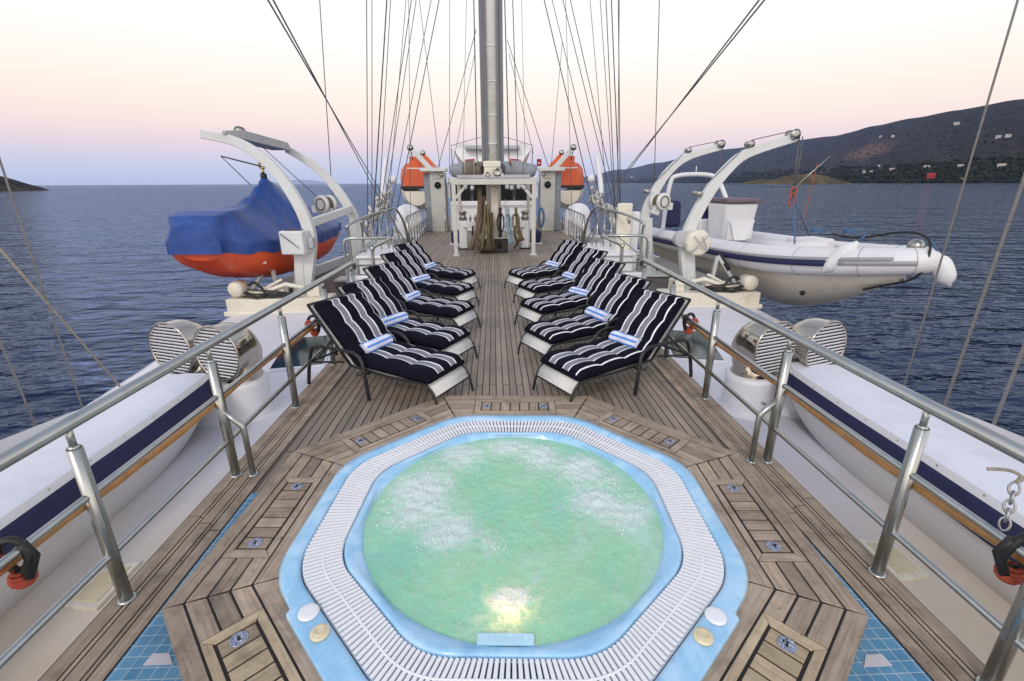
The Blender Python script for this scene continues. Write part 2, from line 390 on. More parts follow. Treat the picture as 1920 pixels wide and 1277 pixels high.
def tubwater():
    m, nt, b = newmat('bubbling_tub_water')
    tc = N(nt, 'ShaderNodeTexCoord')
    no = N(nt, 'ShaderNodeTexNoise', i_Scale=2.2, i_Detail=9., i_Roughness=.62, i_Distortion=.5); L(nt, tc.outputs['Object'], no.inputs['Vector'])
    base = ramp(nt, [(.28, (.25, .63, .50)), (.45, (.32, .70, .46)), (.56, (.37, .70, .44)), (.72, (.52, .78, .68))]); L(nt, no.outputs['Fac'], base.inputs['Fac'])
    at = N(nt, 'ShaderNodeAttribute', attribute_name='foam')
    n2 = N(nt, 'ShaderNodeTexNoise', i_Scale=24., i_Detail=10., i_Roughness=.82, i_Distortion=.25); L(nt, tc.outputs['Object'], n2.inputs['Vector'])
    n4 = N(nt, 'ShaderNodeTexNoise', i_Scale=6.5, i_Detail=6., i_Roughness=.65, i_Distortion=.8); L(nt, tc.outputs['Object'], n4.inputs['Vector'])
    ad = N(nt, 'ShaderNodeMath', operation='MULTIPLY_ADD'); ad.inputs[1].default_value = 2.6; ad.inputs[2].default_value = -1.63; L(nt, n2.outputs['Fac'], ad.inputs[0])
    a4 = N(nt, 'ShaderNodeMath', operation='MULTIPLY_ADD'); a4.inputs[1].default_value = .9; L(nt, n4.outputs['Fac'], a4.inputs[0]); L(nt, ad.outputs[0], a4.inputs[2])
    a2 = N(nt, 'ShaderNodeMath', operation='MULTIPLY_ADD'); a2.inputs[1].default_value = .95; L(nt, at.outputs['Fac'], a2.inputs[0]); L(nt, a4.outputs[0], a2.inputs[2])
    fr = ramp(nt, [(.0, (0, 0, 0)), (.30, (.14, .14, .14)), (.62, (.55, .55, .55)), (1.0, (.95, .95, .95))]); L(nt, a2.outputs[0], fr.inputs['Fac'])
    mx = N(nt, 'ShaderNodeMix', data_type='RGBA'); mx.inputs[7].default_value = (.72, .82, .80, 1)
    L(nt, fr.outputs[0], mx.inputs[0]); L(nt, base.outputs[0], mx.inputs[6])
    L(nt, mx.outputs[2], b.inputs['Base Color']); b.inputs['IOR'].default_value = 1.33
    rr = N(nt, 'ShaderNodeMapRange'); rr.inputs[3].default_value = .16; rr.inputs[4].default_value = .6
    L(nt, fr.outputs[0], rr.inputs[0]); L(nt, rr.outputs[0], b.inputs['Roughness'])
    bp = N(nt, 'ShaderNodeBump', i_Strength=.5, i_Distance=.018); L(nt, n2.outputs['Fac'], bp.inputs['Height'])
    b3 = N(nt, 'ShaderNodeBump', i_Strength=.5, i_Distance=.06); L(nt, no.outputs['Fac'], b3.inputs['Height']); L(nt, bp.outputs[0], b3.inputs['Normal'])
    L(nt, b3.outputs[0], b.inputs['Normal'])
    tr = N(nt, 'ShaderNodeBsdfTranslucent'); tr.inputs['Color'].default_value = (1., .86, .62, 1)
    ms = N(nt, 'ShaderNodeMixShader'); mt = N(nt, 'ShaderNodeMapRange', interpolation_type='SMOOTHSTEP'); mt.inputs[1].default_value = .44; mt.inputs[2].default_value = .60; mt.inputs[3].default_value = .05; mt.inputs[4].default_value = .17; L(nt, n2.outputs['Fac'], mt.inputs[0]); L(nt, mt.outputs[0], ms.inputs[0])
    out = nt.nodes['Material Output']; L(nt, b.outputs[0], ms.inputs[1]); L(nt, tr.outputs[0], ms.inputs[2]); L(nt, ms.outputs[0], out.inputs['Surface'])
    return m
TUBW = tubwater()
# ---------------------------------------------------------------- sky and light
def world():
    w = bpy.data.worlds.new('World'); scn.world = w; w.use_nodes = True; nt = w.node_tree
    bg = nt.nodes['Background']; out = nt.nodes['World Output']
    tc = N(nt, 'ShaderNodeTexCoord'); sp = N(nt, 'ShaderNodeSeparateXYZ'); L(nt, tc.outputs['Generated'], sp.inputs[0])
    rp = ramp(nt, [(0, (.46, .53, .76)), (.012, (.49, .56, .79)), (.04, (.60, .61, .80)), (.068, (.80, .66, .74)), (.10, (.93, .77, .74)), (.145, (1., .875, .79)), (.19, (1., .945, .89)), (.235, (1., .99, .975)), (.27, (1., 1., 1.)), (.36, (1., 1., 1.)), (.55, (.70, .75, .88)), (1., (.44, .51, .70))])
    # the western sky behind the camera still glows after sunset
    mg = N(nt, 'ShaderNodeMapRange', interpolation_type='SMOOTHSTEP'); mg.inputs[1].default_value = .15; mg.inputs[2].default_value = -.95
    L(nt, sp.outputs[1], mg.inputs[0])
    wg = ramp(nt, [(0, (1.0, .62, .36)), (.12, (1., .78, .52)), (.35, (1., .93, .82)), (.7, (.35, .36, .38)), (1., (0, 0, 0))]); L(nt, sp.outputs[2], wg.inputs['Fac'])
    b3 = N(nt, 'ShaderNodeBackground'); L(nt, wg.outputs[0], b3.inputs['Color'])
    ms = N(nt, 'ShaderNodeMath', operation='MULTIPLY'); ms.inputs[1].default_value = 1.0; L(nt, mg.outputs[0], ms.inputs[0]); L(nt, ms.outputs[0], b3.inputs['Strength'])
    L(nt, sp.outputs[2], rp.inputs['Fac']); L(nt, rp.outputs[0], bg.inputs['Color']); bg.inputs['Strength'].default_value = 1.0
    sk = N(nt, 'ShaderNodeTexSky', sky_type='NISHITA'); sk.sun_disc = False; sk.sun_elevation = R(38); sk.sun_rotation = R(205)
    b2 = N(nt, 'ShaderNodeBackground', i_Strength=.006); L(nt, sk.outputs[0], b2.inputs['Color'])
    ad = N(nt, 'ShaderNodeAddShader'); L(nt, bg.outputs[0], ad.inputs[0]); L(nt, b2.outputs[0], ad.inputs[1]); a2 = N(nt, 'ShaderNodeAddShader'); L(nt, ad.outputs[0], a2.inputs[0]); L(nt, b3.outputs[0], a2.inputs[1]); L(nt, a2.outputs[0], out.inputs['Surface'])
    sd = bpy.data.lights.new('evening_sun', 'SUN'); sd.energy = .95; sd.angle = R(11); sd.color = (1, .93, .86)
    so = bpy.data.objects.new('evening_sun', sd); COL.objects.link(so)
    az = R(205); el = R(38); d = Vector((math.sin(az)*math.cos(el), math.cos(az)*math.cos(el), math.sin(el)))
    so.rotation_euler = (-d).to_track_quat('-Z', 'Y').to_euler(); so.location = d*30
world()
cd = bpy.data.cameras.new('camera'); cam = bpy.data.objects.new('camera', cd); COL.objects.link(cam); scn.camera = cam
cd.sensor_fit = 'HORIZONTAL'; cd.sensor_width = 36; cd.lens = 874/1920*36; cd.clip_start = .05; cd.clip_end = 60000
cam.matrix_world = Matrix.Translation((-.06, 0, 1.9)) @ Matrix.Rotation(R(-2.07), 4, 'Z') @ Matrix.Rotation(R(90-18.7), 4, 'X') @ Matrix.Rotation(R(-.3), 4, 'Z')
scn.view_settings.view_transform = 'Standard'; scn.view_settings.look = 'None'; scn.view_settings.exposure = 0
SEAZ = -4.6
# ---------------------------------------------------------------- sea and land
def sea():
    m = MB(); rs = [0, 60, 200, 600, 2000, 6000, 20000, 45000]; n = 64
    vs = [(0, 0, SEAZ)]; fs = []
    for r in rs[1:]:
        vs += [(r*math.cos(2*PI*j/n), r*math.sin(2*PI*j/n), SEAZ) for j in range(n)]
    for j in range(n): fs.append((0, 1+j, 1+(j+1) % n))
    for i in range(len(rs)-2):
        for j in range(n):
            a = 1+i*n; fs.append((a+j, a+n+j, a+n+(j+1) % n, a+(j+1) % n))
    m.add(vs, fs, 0, True)
    struct(m.build('sea', SEA))
sea()

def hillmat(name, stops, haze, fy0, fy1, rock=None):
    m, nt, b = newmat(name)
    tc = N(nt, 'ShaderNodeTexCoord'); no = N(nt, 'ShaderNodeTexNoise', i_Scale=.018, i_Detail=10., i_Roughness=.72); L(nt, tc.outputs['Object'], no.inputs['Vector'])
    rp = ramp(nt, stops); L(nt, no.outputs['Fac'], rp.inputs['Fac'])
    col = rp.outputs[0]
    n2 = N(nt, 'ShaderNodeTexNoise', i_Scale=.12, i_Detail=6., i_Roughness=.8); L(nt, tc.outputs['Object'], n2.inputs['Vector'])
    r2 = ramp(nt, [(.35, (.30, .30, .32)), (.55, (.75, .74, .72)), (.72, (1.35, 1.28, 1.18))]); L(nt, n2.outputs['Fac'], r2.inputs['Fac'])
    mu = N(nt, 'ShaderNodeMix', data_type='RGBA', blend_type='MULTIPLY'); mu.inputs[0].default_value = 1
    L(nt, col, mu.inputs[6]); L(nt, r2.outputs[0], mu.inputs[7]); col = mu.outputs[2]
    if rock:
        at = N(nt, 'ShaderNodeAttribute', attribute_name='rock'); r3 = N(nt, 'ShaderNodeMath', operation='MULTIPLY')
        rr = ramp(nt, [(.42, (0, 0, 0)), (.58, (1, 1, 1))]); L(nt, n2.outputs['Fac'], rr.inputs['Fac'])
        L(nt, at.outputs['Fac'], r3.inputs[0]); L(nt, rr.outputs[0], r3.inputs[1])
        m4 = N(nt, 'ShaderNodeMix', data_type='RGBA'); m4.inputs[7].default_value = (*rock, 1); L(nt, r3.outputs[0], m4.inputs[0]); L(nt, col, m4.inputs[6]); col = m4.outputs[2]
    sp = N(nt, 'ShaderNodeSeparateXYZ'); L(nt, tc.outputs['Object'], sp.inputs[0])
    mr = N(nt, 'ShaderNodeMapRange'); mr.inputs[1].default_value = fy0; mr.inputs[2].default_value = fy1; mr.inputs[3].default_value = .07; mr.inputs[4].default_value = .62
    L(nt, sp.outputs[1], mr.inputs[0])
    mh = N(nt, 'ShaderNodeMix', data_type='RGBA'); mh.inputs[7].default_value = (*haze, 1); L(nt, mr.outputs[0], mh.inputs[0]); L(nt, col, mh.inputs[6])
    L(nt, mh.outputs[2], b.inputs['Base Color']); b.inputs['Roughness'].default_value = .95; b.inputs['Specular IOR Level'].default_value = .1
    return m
# the ridge: azimuth from the bow (deg) -> elevation of the crest (deg) and range of shore and crest
RIDGE = [(8.3, .05, 5200, 5600), (10.57, .63, 4900, 5600), (14.4, 1.34, 4300, 5300), (18.65, 2.01, 3700, 4800), (21.9, 2.76, 3200, 4400), (26, 3.28, 2700, 4000),
         (28.9, 3.49, 2450, 3800), (31.7, 3.87, 2250, 3650), (34.3, 4.17, 2100, 3500), (37.8, 4.87, 1950, 3350), (40.3, 5.25, 1850, 3250), (43, 5.64, 1800, 3150), (46.6, 6.05, 1750, 3100), (53, 7.2, 1700, 3000), (62, 7.6, 1650, 2900), (75, 5, 1600, 2900), (90, 1, 1700, 2900)]
def interp(t, a):
    if a <= t[0][0]: return t[0][1:]
    for p, q in zip(t, t[1:]):
        if a <= q[0]:
            k = (a-p[0])/(q[0]-p[0]); k = k*k*(3-2*k)
            return [p[i]+(q[i]-p[i])*k for i in range(1, len(p))]
    return t[-1][1:]
def ridge_pt(az, t):
    """t 0 shore .. 1 crest .. 1.4 behind"""
    e, r0, r1 = interp(RIDGE, az)
    r = r0+(r1-r0)*t
    top = r1*math.tan(R(e))+6.5
    x = r*math.sin(R(az)); y = r*math.cos(R(az))
    tt = min(t, 1.0)
    h = top*(.04*min(1, tt*12)+.96*(tt**1.25)) if t <= 1 else top*(1-(t-1)*1.5)
    nz = noise.fractal(Vector((x*.0016, y*.0016, 0)), 1.0, 2.0, 6)*.10 + noise.fractal(Vector((x*.006, y*.006, 3)), 1.0, 2.0, 5)*.03
    h *= 1 + nz*(1.2*min(1, tt*2)*(1-tt*.72))
    gul = abs(noise.noise(Vector((az*.55+t*1.3, t*1.1, 7))))
    h -= top*.06*(1-gul)*math.sin(PI*tt)
    return Vector((x, y, SEAZ-.5+h))
def hillside():
    m = MB(); na, nt_ = 190, 46; vs = []; rock = []
    for i in range(na+1):
        az = 8.5+(90-8.5)*i/na
        for j in range(nt_+1):
            t = 1.4*j/nt_; p = ridge_pt(az, t); vs.append(p)
            d = math.hypot((az-37.6-6*(t-.55))/2.0, (t-.55)/.17); rock.append(max(0, 1-d)*2.2)
    fs = [(i*(nt_+1)+j, (i+1)*(nt_+1)+j, (i+1)*(nt_+1)+j+1, i*(nt_+1)+j+1) for i in range(na) for j in range(nt_)]
    m.add(vs, fs, 0, True)
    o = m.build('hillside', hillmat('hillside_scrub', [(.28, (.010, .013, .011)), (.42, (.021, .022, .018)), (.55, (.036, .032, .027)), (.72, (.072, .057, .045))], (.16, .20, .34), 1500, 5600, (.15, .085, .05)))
    a = o.data.attributes.new('rock', 'FLOAT', 'POINT'); a.data.foreach_set('value', rock)
    struct(o)
hillside()
def mound(name, cx, cy, rx, ry, h, mat, seed, rot=0):
    m = MB(); nr, n = 12, 56; vs = []; fs = []
    for i in range(nr+1):
        for j in range(n):
            k = i/nr; a = 2*PI*j/n; nz = 1+.22*noise.noise(Vector((math.cos(a)*1.7, math.sin(a)*1.7, seed)))
            lx, ly = rx*k*nz*math.cos(a), ry*k*nz*math.sin(a)
            x = cx+lx*math.cos(rot)-ly*math.sin(rot); y = cy+lx*math.sin(rot)+ly*math.cos(rot)
            hh = h*(1-k**1.6)*(1+.35*noise.fractal(Vector((x*.02, y*.02, seed)), 1, 2, 5))
            vs.append((x, y, SEAZ-.6+max(hh, 0)))
    for i in range(nr):
        for j in range(n): fs.append((i*n+j, i*n+(j+1) % n, (i+1)*n+(j+1) % n, (i+1)*n+j))
    fs.append(tuple(range(n)))
    m.add(vs, fs, 0, True); return struct(m.build(name, mat))
def azp(az, r): return r*math.sin(R(az)), r*math.cos(R(az))
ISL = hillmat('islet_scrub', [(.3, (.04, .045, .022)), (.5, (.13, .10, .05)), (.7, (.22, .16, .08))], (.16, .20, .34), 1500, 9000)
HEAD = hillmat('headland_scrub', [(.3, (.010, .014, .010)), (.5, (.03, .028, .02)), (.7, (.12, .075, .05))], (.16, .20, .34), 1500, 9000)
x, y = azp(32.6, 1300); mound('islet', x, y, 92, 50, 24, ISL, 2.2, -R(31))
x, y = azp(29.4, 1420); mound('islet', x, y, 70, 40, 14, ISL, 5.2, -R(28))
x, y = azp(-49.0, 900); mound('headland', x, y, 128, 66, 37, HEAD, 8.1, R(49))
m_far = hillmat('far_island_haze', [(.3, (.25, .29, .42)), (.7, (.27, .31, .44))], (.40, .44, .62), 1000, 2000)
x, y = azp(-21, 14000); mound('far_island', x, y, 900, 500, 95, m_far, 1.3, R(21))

def shore_scrub():
    """dark trees and bushes thick along the shore: one mass nobody could count"""
    m = MB(); rnd = random.Random(3)
    for k in range(4200):
        az = rnd.uniform(14, 58); t = rnd.random()**2.2*.30+.004
        if rnd.random() < .3: t = rnd.uniform(.1, .9)
        p = ridge_pt(az, t); r = rnd.uniform(3, 8)*(1 if t < .3 else .55)
        vs = []
        for i in range(3):
            for j in range(6):
                a = 2*PI*j/6+i*.4; rr = r*(1.0, .95, .45)[i]*rnd.uniform(.65, 1.15)
                vs.append((p.x+rr*math.cos(a), p.y+rr*math.sin(a), p.z+r*(0, .55, 1.05)[i]*rnd.uniform(.8, 1.2)))
        fs = [(i*6+j, i*6+(j+1) % 6, (i+1)*6+(j+1) % 6, (i+1)*6+j) for i in range(2) for j in range(6)]+[tuple(range(12, 18))]
        m.add(vs, fs, 0, False)
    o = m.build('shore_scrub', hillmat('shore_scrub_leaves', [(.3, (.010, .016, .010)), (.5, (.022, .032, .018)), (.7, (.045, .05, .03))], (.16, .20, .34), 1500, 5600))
    o['kind'] = 'stuff'; o['label'] = 'dark green scrub and trees along the far shore under the hills'; o['category'] = 'scrub'
shore_scrub()

HW = simple('whitewash', (.46, .45, .44), .8, var=.15, scale=.3); HR = simple('house_roof', (.40, .33, .29), .8, var=.2, scale=.3); HRED = simple('red_house_wall', (.34, .035, .04), .8, var=.2, scale=.3)
WIN = simple('house_window', (.03, .035, .05), .3)
def house(px_az, t, w, d, h, rz, label, red=False):
    lo, hi = 0., 1.
    for _ in range(30):
        md = (lo+hi)/2; q = ridge_pt(px_az, md)
        if math.degrees(math.atan2(q.z-1.9, math.hypot(q.x, q.y))) < t: lo = md
        else: hi = md
    p = ridge_pt(px_az, max(lo, .006)); w *= .62; d *= .8; h *= 1.0; g = thing('hillside_house', label, 'house', p, rz, 'houses on the far hillside')
    m = MB(); m.box((0, 0, h/2-1.5), (w, d, h+3)); wl = m.build('wall', HRED if red else HW); wl.parent = g
    m = MB(); z = h; ov = .6
    m.add([(-w/2-ov, -d/2-ov, z), (w/2+ov, -d/2-ov, z), (w/2+ov, d/2+ov, z), (-w/2-ov, d/2+ov, z), (-w/2-ov, 0, z+h*.32), (w/2+ov, 0, z+h*.32)], [(0, 1, 5, 4), (2, 3, 4, 5), (0, 4, 3), (1, 2, 5), (3, 2, 1, 0)])
    r_ = m.build('roof', HR if not red else HRED); r_.parent = g
    for k in (-.28, .05, .3):
        m = MB(); m.box((w*k, -d/2-.06, h*.55), (w*.10, .1, h*.3)); o = m.build('window', WIN); o.parent = g
for a in [
    (43.2, 4.45, 30, 14, 8, -.7, 'lone white house high under the ridge at the far right of the hillside'),
    (38.2, 3.75, 18, 10, 6, -.6, 'left one of two pale houses level with each other high above the bare rock'),
    (39.1, 3.75, 20, 10, 6, -.6, 'right one of two pale houses level with each other high above the bare rock'),
    (46.0, 3.25, 24, 10, 7, -.7, 'left house of the pair below the ridge near the right edge of the photo'),
    (46.55, 3.3, 24, 12, 7, -.7, 'right house of the pair below the ridge near the right edge of the photo'),
    (37.55, .72, 13, 9, 6, -.6, 'white house at the left end of the cluster above the shore right of the islet'),
    (38.1, .70, 13, 9, 6, -.5, 'second white house from the left in the shore cluster right of the islet'),
    (38.56, 1.2, 14, 9, 6, -.6, 'topmost white house of the shore cluster right of the islet'),
    (39.6, .85, 22, 10, 7, -.6, 'biggest white house at the right end of the shore cluster right of the islet'),
    (42.0, .98, 24, 12, 8, -.7, 'broad white house straight above the red building on the shore'),
    (44.2, 1.05, 22, 11, 7, -.7, 'white house right of the red building a little up from the shore'),
    (46.7, .95, 28, 12, 9, -.7, 'white house above the shore nearest to the right edge of the photo'),
    (44.6, .05, 18, 10, 4, -.7, 'low pale house close to the water between red building and right edge'),
    (15.8, .5, 26, 14, 8, -.3, 'small white house on the far shore left of the white inflatable boat'),
    (22.5, .8, 20, 12, 7, -.4, 'small white house above the shore seen between the two right davits')]: house(*a)
house(42.45, .22, 30, 12, 10, -.7, 'dark red building standing at the water edge below the hillside', True)

# ---------------------------------------------------------------- the ship
SIDE_ROOF = warm_lit_paint('white_side_paint_warm_lit', (.67, .66, .71), (.93, .80, .58), 4.8, 2.6)  # white paint, tinted warm at the near end to imitate cabin window light
def hull():
    # outline of the ship at side deck height; bow forward
    st = [(-6, 3.6), (0, 4.1), (2, 4.25), (3.6, 4.55), (5.5, 4.95), (7.3, 5.2), (10, 5.3), (13, 5.25), (16, 4.9), (20, 4.2), (25, 3.2), (30, 1.9), (34, .5), (35.2, .06)]
    m = MB(); rings = []
    for s in (1, -1):
        rows = []
        for y, b in st:
            rows.append([(s*b, y, -.56), (s*(b+.02), y, -.75), (s*(b-.05), y, -1.6), (s*(b-.35), y, -3.4), (s*max(.03, b-.8), y, -5.2)])
        if s > 0: rows.reverse()
        m.loft(rows, closed=False, caps=False)
    struct(m.build('ship_hull', WHITE_DECK))
    # white sloping roof between the sun deck edge and the ship side
    for s in (1, -1):
        m = MB(); rows = []
        for y in [-3, -1, 0, 1, 2, 3, 3.6, 4.3, 5.2, 6.2, 7.3, 8.4, 9.5]:
            b = interp([(a, q) for a, q in st], y)[0]
            rows.append([(s*x, y, z) for x, z in ((1.94, -.02), (1.975, -.03), (2.01, -.075), (2.06, -.2), (2.14, -.36), (2.24, -.44), (2.4, -.475), (3.2, -.50), (b-.35, -.53), (b-.1, -.55), (b, -.57))])
        if s < 0: rows.reverse()
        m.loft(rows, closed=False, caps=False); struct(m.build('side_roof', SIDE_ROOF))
    for s in (1, -1):
        m = MB(); poly = [(1.95, 9.5), (5.1, 9.5), (5.1, 13), (4.75, 16), (4.05, 20), (3.0, 25), (1.5, 30.5), (.0, 34), (.0, 9.5)]
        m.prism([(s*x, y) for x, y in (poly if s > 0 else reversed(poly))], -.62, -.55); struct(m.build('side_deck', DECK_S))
        # low white bulwark along the ship side
        ys = [9.6, 11, 13, 16, 20, 25]; m = MB()
        for a, b in zip(ys, ys[1:]):
            xa = interp(st, a)[0]-.06; xb = interp(st, b)[0]-.06
            m.bar((s*xa, a, -.44), (s*xb, b, -.44), .12, .26)
        m.build('bulwark', WHITE); struct(bpy.context.scene.objects[[o.name for o in COL.objects if o.name.startswith('bulwark')][-1]])
hull()
DKP = [(1.94, -3), (1.94, 9.3), (2.05, 10.4), (2.6, 12.4), (2.8, 15), (2.85, 18), (3.4, 24), (3.0, 28), (1.2, 33), (0, 34.5)]
def deck():
    m = MB(); pl = DKP + [(-x, y) for x, y in reversed(DKP[:-1])]
    m.prism(pl, -.06, 0); struct(m.build('sun_deck', DECK))
    m = MB()                                    # edge coaming beyond the loungers
    for s in (1, -1):
        for a, b in zip(DKP[1:7], DKP[2:8]):
            m.bar((s*(a[0]+.03), a[1], -.24), (s*(b[0]+.03), b[1], -.24), .05, .5)
    struct(m.build('deck_coaming', WHITE))
    # margin planks along both sides, each a real plank
    for s in (1, -1):
        m = MB(); xs = [1.665, 1.735, 1.758, 1.828, 1.852, 1.93]
        for a, b in zip(xs, xs[1:]):
            ys = [-2.5, 1.1+a*.7, 3.5+(a*7.3 % 1), 6.6, 9.2]
            for y0, y1 in zip(ys, ys[1:]):
                m.prism([(s*(a+.0045), y0), (s*(b-.0045), y0), (s*(b-.0045), y1-.008), (s*(a+.0045), y1-.008)] if s > 0 else [(s*(b-.0045), y0), (s*(a+.0045), y0), (s*(a+.0045), y1-.008), (s*(b-.0045), y1-.008)], .001, .008, 0, (0, 1))
        struct(m.build('deck_margin', TEAK))
        m = MB(); m.box((s*1.797, 3.35, .0022), (.270, 11.7, .004)); struct(m.build('deck_seam', CAULK))
    m = MB(); m.box((0, .85, .002), (3.32, 3.5, .006)); struct(m.build('tiled_floor', TILE))
    for s in (1, -1):
        m = MB(); q = [(1.43, 1.36), (1.55, 1.36), (1.545, 1.41), (1.475, 1.41)]; q = [(s*x, y+(.10 if s < 0 else -.03)) for x, y in q]; m.prism(q if s > 0 else q[::-1], .003, .0085); struct(m.build('tile_patch', TILEW))
deck()
# ---------------------------------------------------------------- hot tub
TX, TY = .02, 2.215
def octo(ap, rc, n=10, ns=8):
    """regular octagon of apothem ap whose corners are rounded with radius rc: list of points, same count for all"""
    rc = min(rc, ap*.999); k = math.tan(PI/8); out = []
    cd_ = (ap-rc)/math.cos(PI/8)
    for c in range(8):
        ca = PI/8 + c*PI/4; cx, cy = cd_*math.cos(ca), cd_*math.sin(ca)
        for i in range(n+1):
            a = ca-PI/8 + PI/4*i/n; out.append((cx+rc*math.cos(a), cy+rc*math.sin(a)))
        # straight run to the next corner
        na = ca+PI/4; nx, ny = cd_*math.cos(na)+rc*math.cos(ca+PI/8), cd_*math.sin(na)+rc*math.sin(ca+PI/8)
        px, py = out[-1]
        for i in range(1, ns): out.append((px+(nx-px)*i/ns, py+(ny-py)*i/ns))
    return out
def oring(ap, rc, z): return [(TX+x, TY+y, z) for x, y in octo(ap, rc)]
FOAM = simple('white_foam_bubbles', (.74, .82, .80), .15, var=.1)
def wring(r, z): r += .014; return [(TX+.0+x, TY+.012+y, z) for x, y in octo(r, r*.998)]
def hot_tub():
    t = thing('hot_tub', 'octagonal blue hot tub full of bubbling green water sunk in the teak deck', 'hot tub', (TX, TY, 0))
    m = MB()
    m.loft([oring(1.125, .42, .05), oring(1.15, .42, .098), oring(1.155, .42, .118), oring(1.14, .42, .131), oring(1.085, .40, .136), oring(1.066, .40, .13), oring(1.06, .40, .10)], caps=False)
    m.loft([oring(.876, .36, .08), oring(.872, .36, .130), oring(.862, .36, .137), oring(.845, .38, .133), oring(.832, .50, .126), wring(.825, .118), wring(.812, .105), wring(.80, .07), wring(.79, .012)], caps=False)
    # two control consoles on the near diagonals, standing out of the rim
    rim = m.build('rim', ACRYL, t)
    for s in (1, -1):
        a = -PI/2 + s*PI/4; n = Vector((math.cos(a), math.sin(a), 0)); tg = Vector((-n.y, n.x, 0))*s
        m = MB(); prof = [(-.30, 1.08), (-.30, 1.13), (-.27, 1.135), (-.245, 1.185), (.20, 1.185), (.215, 1.16), (.30, 1.155), (.33, 1.09)]
        poly = [(TX+(n*d+tg*q).x, TY+(n*d+tg*q).y) for q, d in prof]
        if s < 0: poly.reverse()
        m.prism(poly, .10, .134); m.build('control_console', ACRYL, t, bev=.008)
        for q, d, mt, r in ((.13, 1.11, KNOBW, .042), (.0, 1.115, KNOBC, .038)):
            c = n*d+tg*q; M = Matrix.Translation((TX+c.x, TY+c.y, .137))
            m = MB(); m.lathe([(r*1.08, 0), (r*1.08, .004), (r, .010), (r*.9, .013), (r*.5, .0125), (.0001, .0125)], 28, M)
            kb = m.build('control_knob', mt, t, label='white round control knob' if mt is KNOBW else 'cream round control knob')
            if mt is KNOBC:
                m = MB(); m.tube([(TX+c.x+.021*math.cos(q2), TY+c.y+.021*math.sin(q2), .1515) for q2 in [2*PI*i/18 for i in range(18)]], .0035, 6, closed=True); m.build('dial_ring', KNOBC, kb)
    # overflow channel and slatted grating
    m = MB(); m.loft([oring(1.066, .40, .088), oring(.872, .36, .088)], caps=False); m.build('overflow_channel', BLUEP, t)
    # fine resampling of inner and outer edge by the length of the mid ring
    mid = octo(.966, .38, 24, 30); inn = octo(.883, .36, 24, 30); out = octo(1.054, .40, 24, 30)
    n = len(mid); cum = [0]
    for i in range(n): cum.append(cum[-1]+math.dist(mid[i], mid[(i+1) % n]))
    tot = cum[-1]; cnt = 252; m = MB(); j = 0
    def at(lst, i, f): a = lst[i % n]; b = lst[(i+1) % n]; return Vector((TX+a[0]+(b[0]-a[0])*f, TY+a[1]+(b[1]-a[1])*f, 0))
    for k in range(cnt):
        d = tot*k/cnt
        while cum[j+1] < d: j += 1
        f = (d-cum[j])/max(1e-9, cum[j+1]-cum[j]); a = at(inn, j, f); b = at(out, j, f)
        u = (b-a).normalized(); w = Vector((-u.y, u.x, 0)); wi = .0073; wo = .0087
        z0, z1 = Vector((0, 0, .108)), Vector((0, 0, .130))
        vs = [a-w*wi+z0, a+w*wi+z0, b+w*wo+z0, b-w*wo+z0, a-w*wi+z1, a+w*wi+z1, b+w*wo+z1, b-w*wo+z1]
        m.add(vs, [(0, 3, 2, 1), (4, 5, 6, 7), (0, 1, 5, 4), (1, 2, 6, 5), (2, 3, 7, 6), (3, 0, 4, 7)])
    m.tube([(TX+x, TY+y, .1265) for x, y in octo(.966, .38, 12, 10)], .0056, 6, closed=True)
    for ap in (.884, 1.053): m.tube([(TX+x, TY+y, .112) for x, y in octo(ap, .38, 12, 10)], .004, 5, closed=True)
    m.build('overflow_grating', GRATE, t)
    # water surface, lumpy where the jets break it
    jets = [(-.40, .62, .75, .13), (-.30, .52, .5, .12), (-.06, .68, .7, .11), (.20, .58, .7, .10), (.14, .50, .45, .14), (.46, .44, .95, .12), (.40, .36, .5, .12), (.52, .06, .7, .15), (.44, .12, .5, .13), (.66, -.06, .6, .10), (-.56, .16, .95, .13), (-.52, .02, .8, .11), (-.48, .30, .5, .13), (-.32, -.14, .95, .13), (-.40, -.24, .5, .11), (-.10, -.28, .55, .08), (-.62, -.10, .5, .1), (0, -.60, 1., .055), (.05, -.585, .8, .045), (-.05, -.59, .8, .045), (-.02, -.65, .6, .04)]
    jets += [(.72*math.cos(q), .72*math.sin(q), .28+.2*math.sin(q*5), .12) for q in [PI*(.02+.11*i) for i in range(10)]]
    nr, na = 110, 280; vs = [(TX, TY, 0)]; foam = []
    def fo(x, y): return min(1., sum(k*math.exp(-((x-a)**2+(y-b)**2)/(r*r)) for a, b, k, r in jets))
    def hz(x, y):
        f = fo(x, y); v = Vector((x, y, 0))
        return .106+(.006*noise.fractal(v*4, 1, 2, 4)+f*(.006+.014*max(-.5, noise.fractal(v*16+Vector((3, 1, 0)), .8, 2, 5)))+.003*noise.noise(v*26))*min(1, (.834-math.hypot(x, y))/.08)
    vs[0] = (TX+.0, TY+.012, hz(0, 0)); foam.append(fo(0, 0)); fs = []
    for i in range(1, nr+1):
        r = .832*i/nr
        for j in range(na):
            a = 2*PI*j/na; x, y = r*math.cos(a), r*math.sin(a); vs.append((TX+.0+x, TY+.012+y, hz(x, y))); foam.append(fo(x, y))
    for j in range(na): fs.append((0, 1+j, 1+(j+1) % na))
    for i in range(nr-1):
        for j in range(na): a = 1+i*na; fs.append((a+j, a+na+j, a+na+(j+1) % na, a+(j+1) % na))
    m = MB(); m.add(vs, fs, 0, True); o = m.build('water', TUBW, t)
    at_ = o.data.attributes.new('foam', 'FLOAT', 'POINT'); at_.data.foreach_set('value', foam)
    rb = random.Random(21); m = MB()
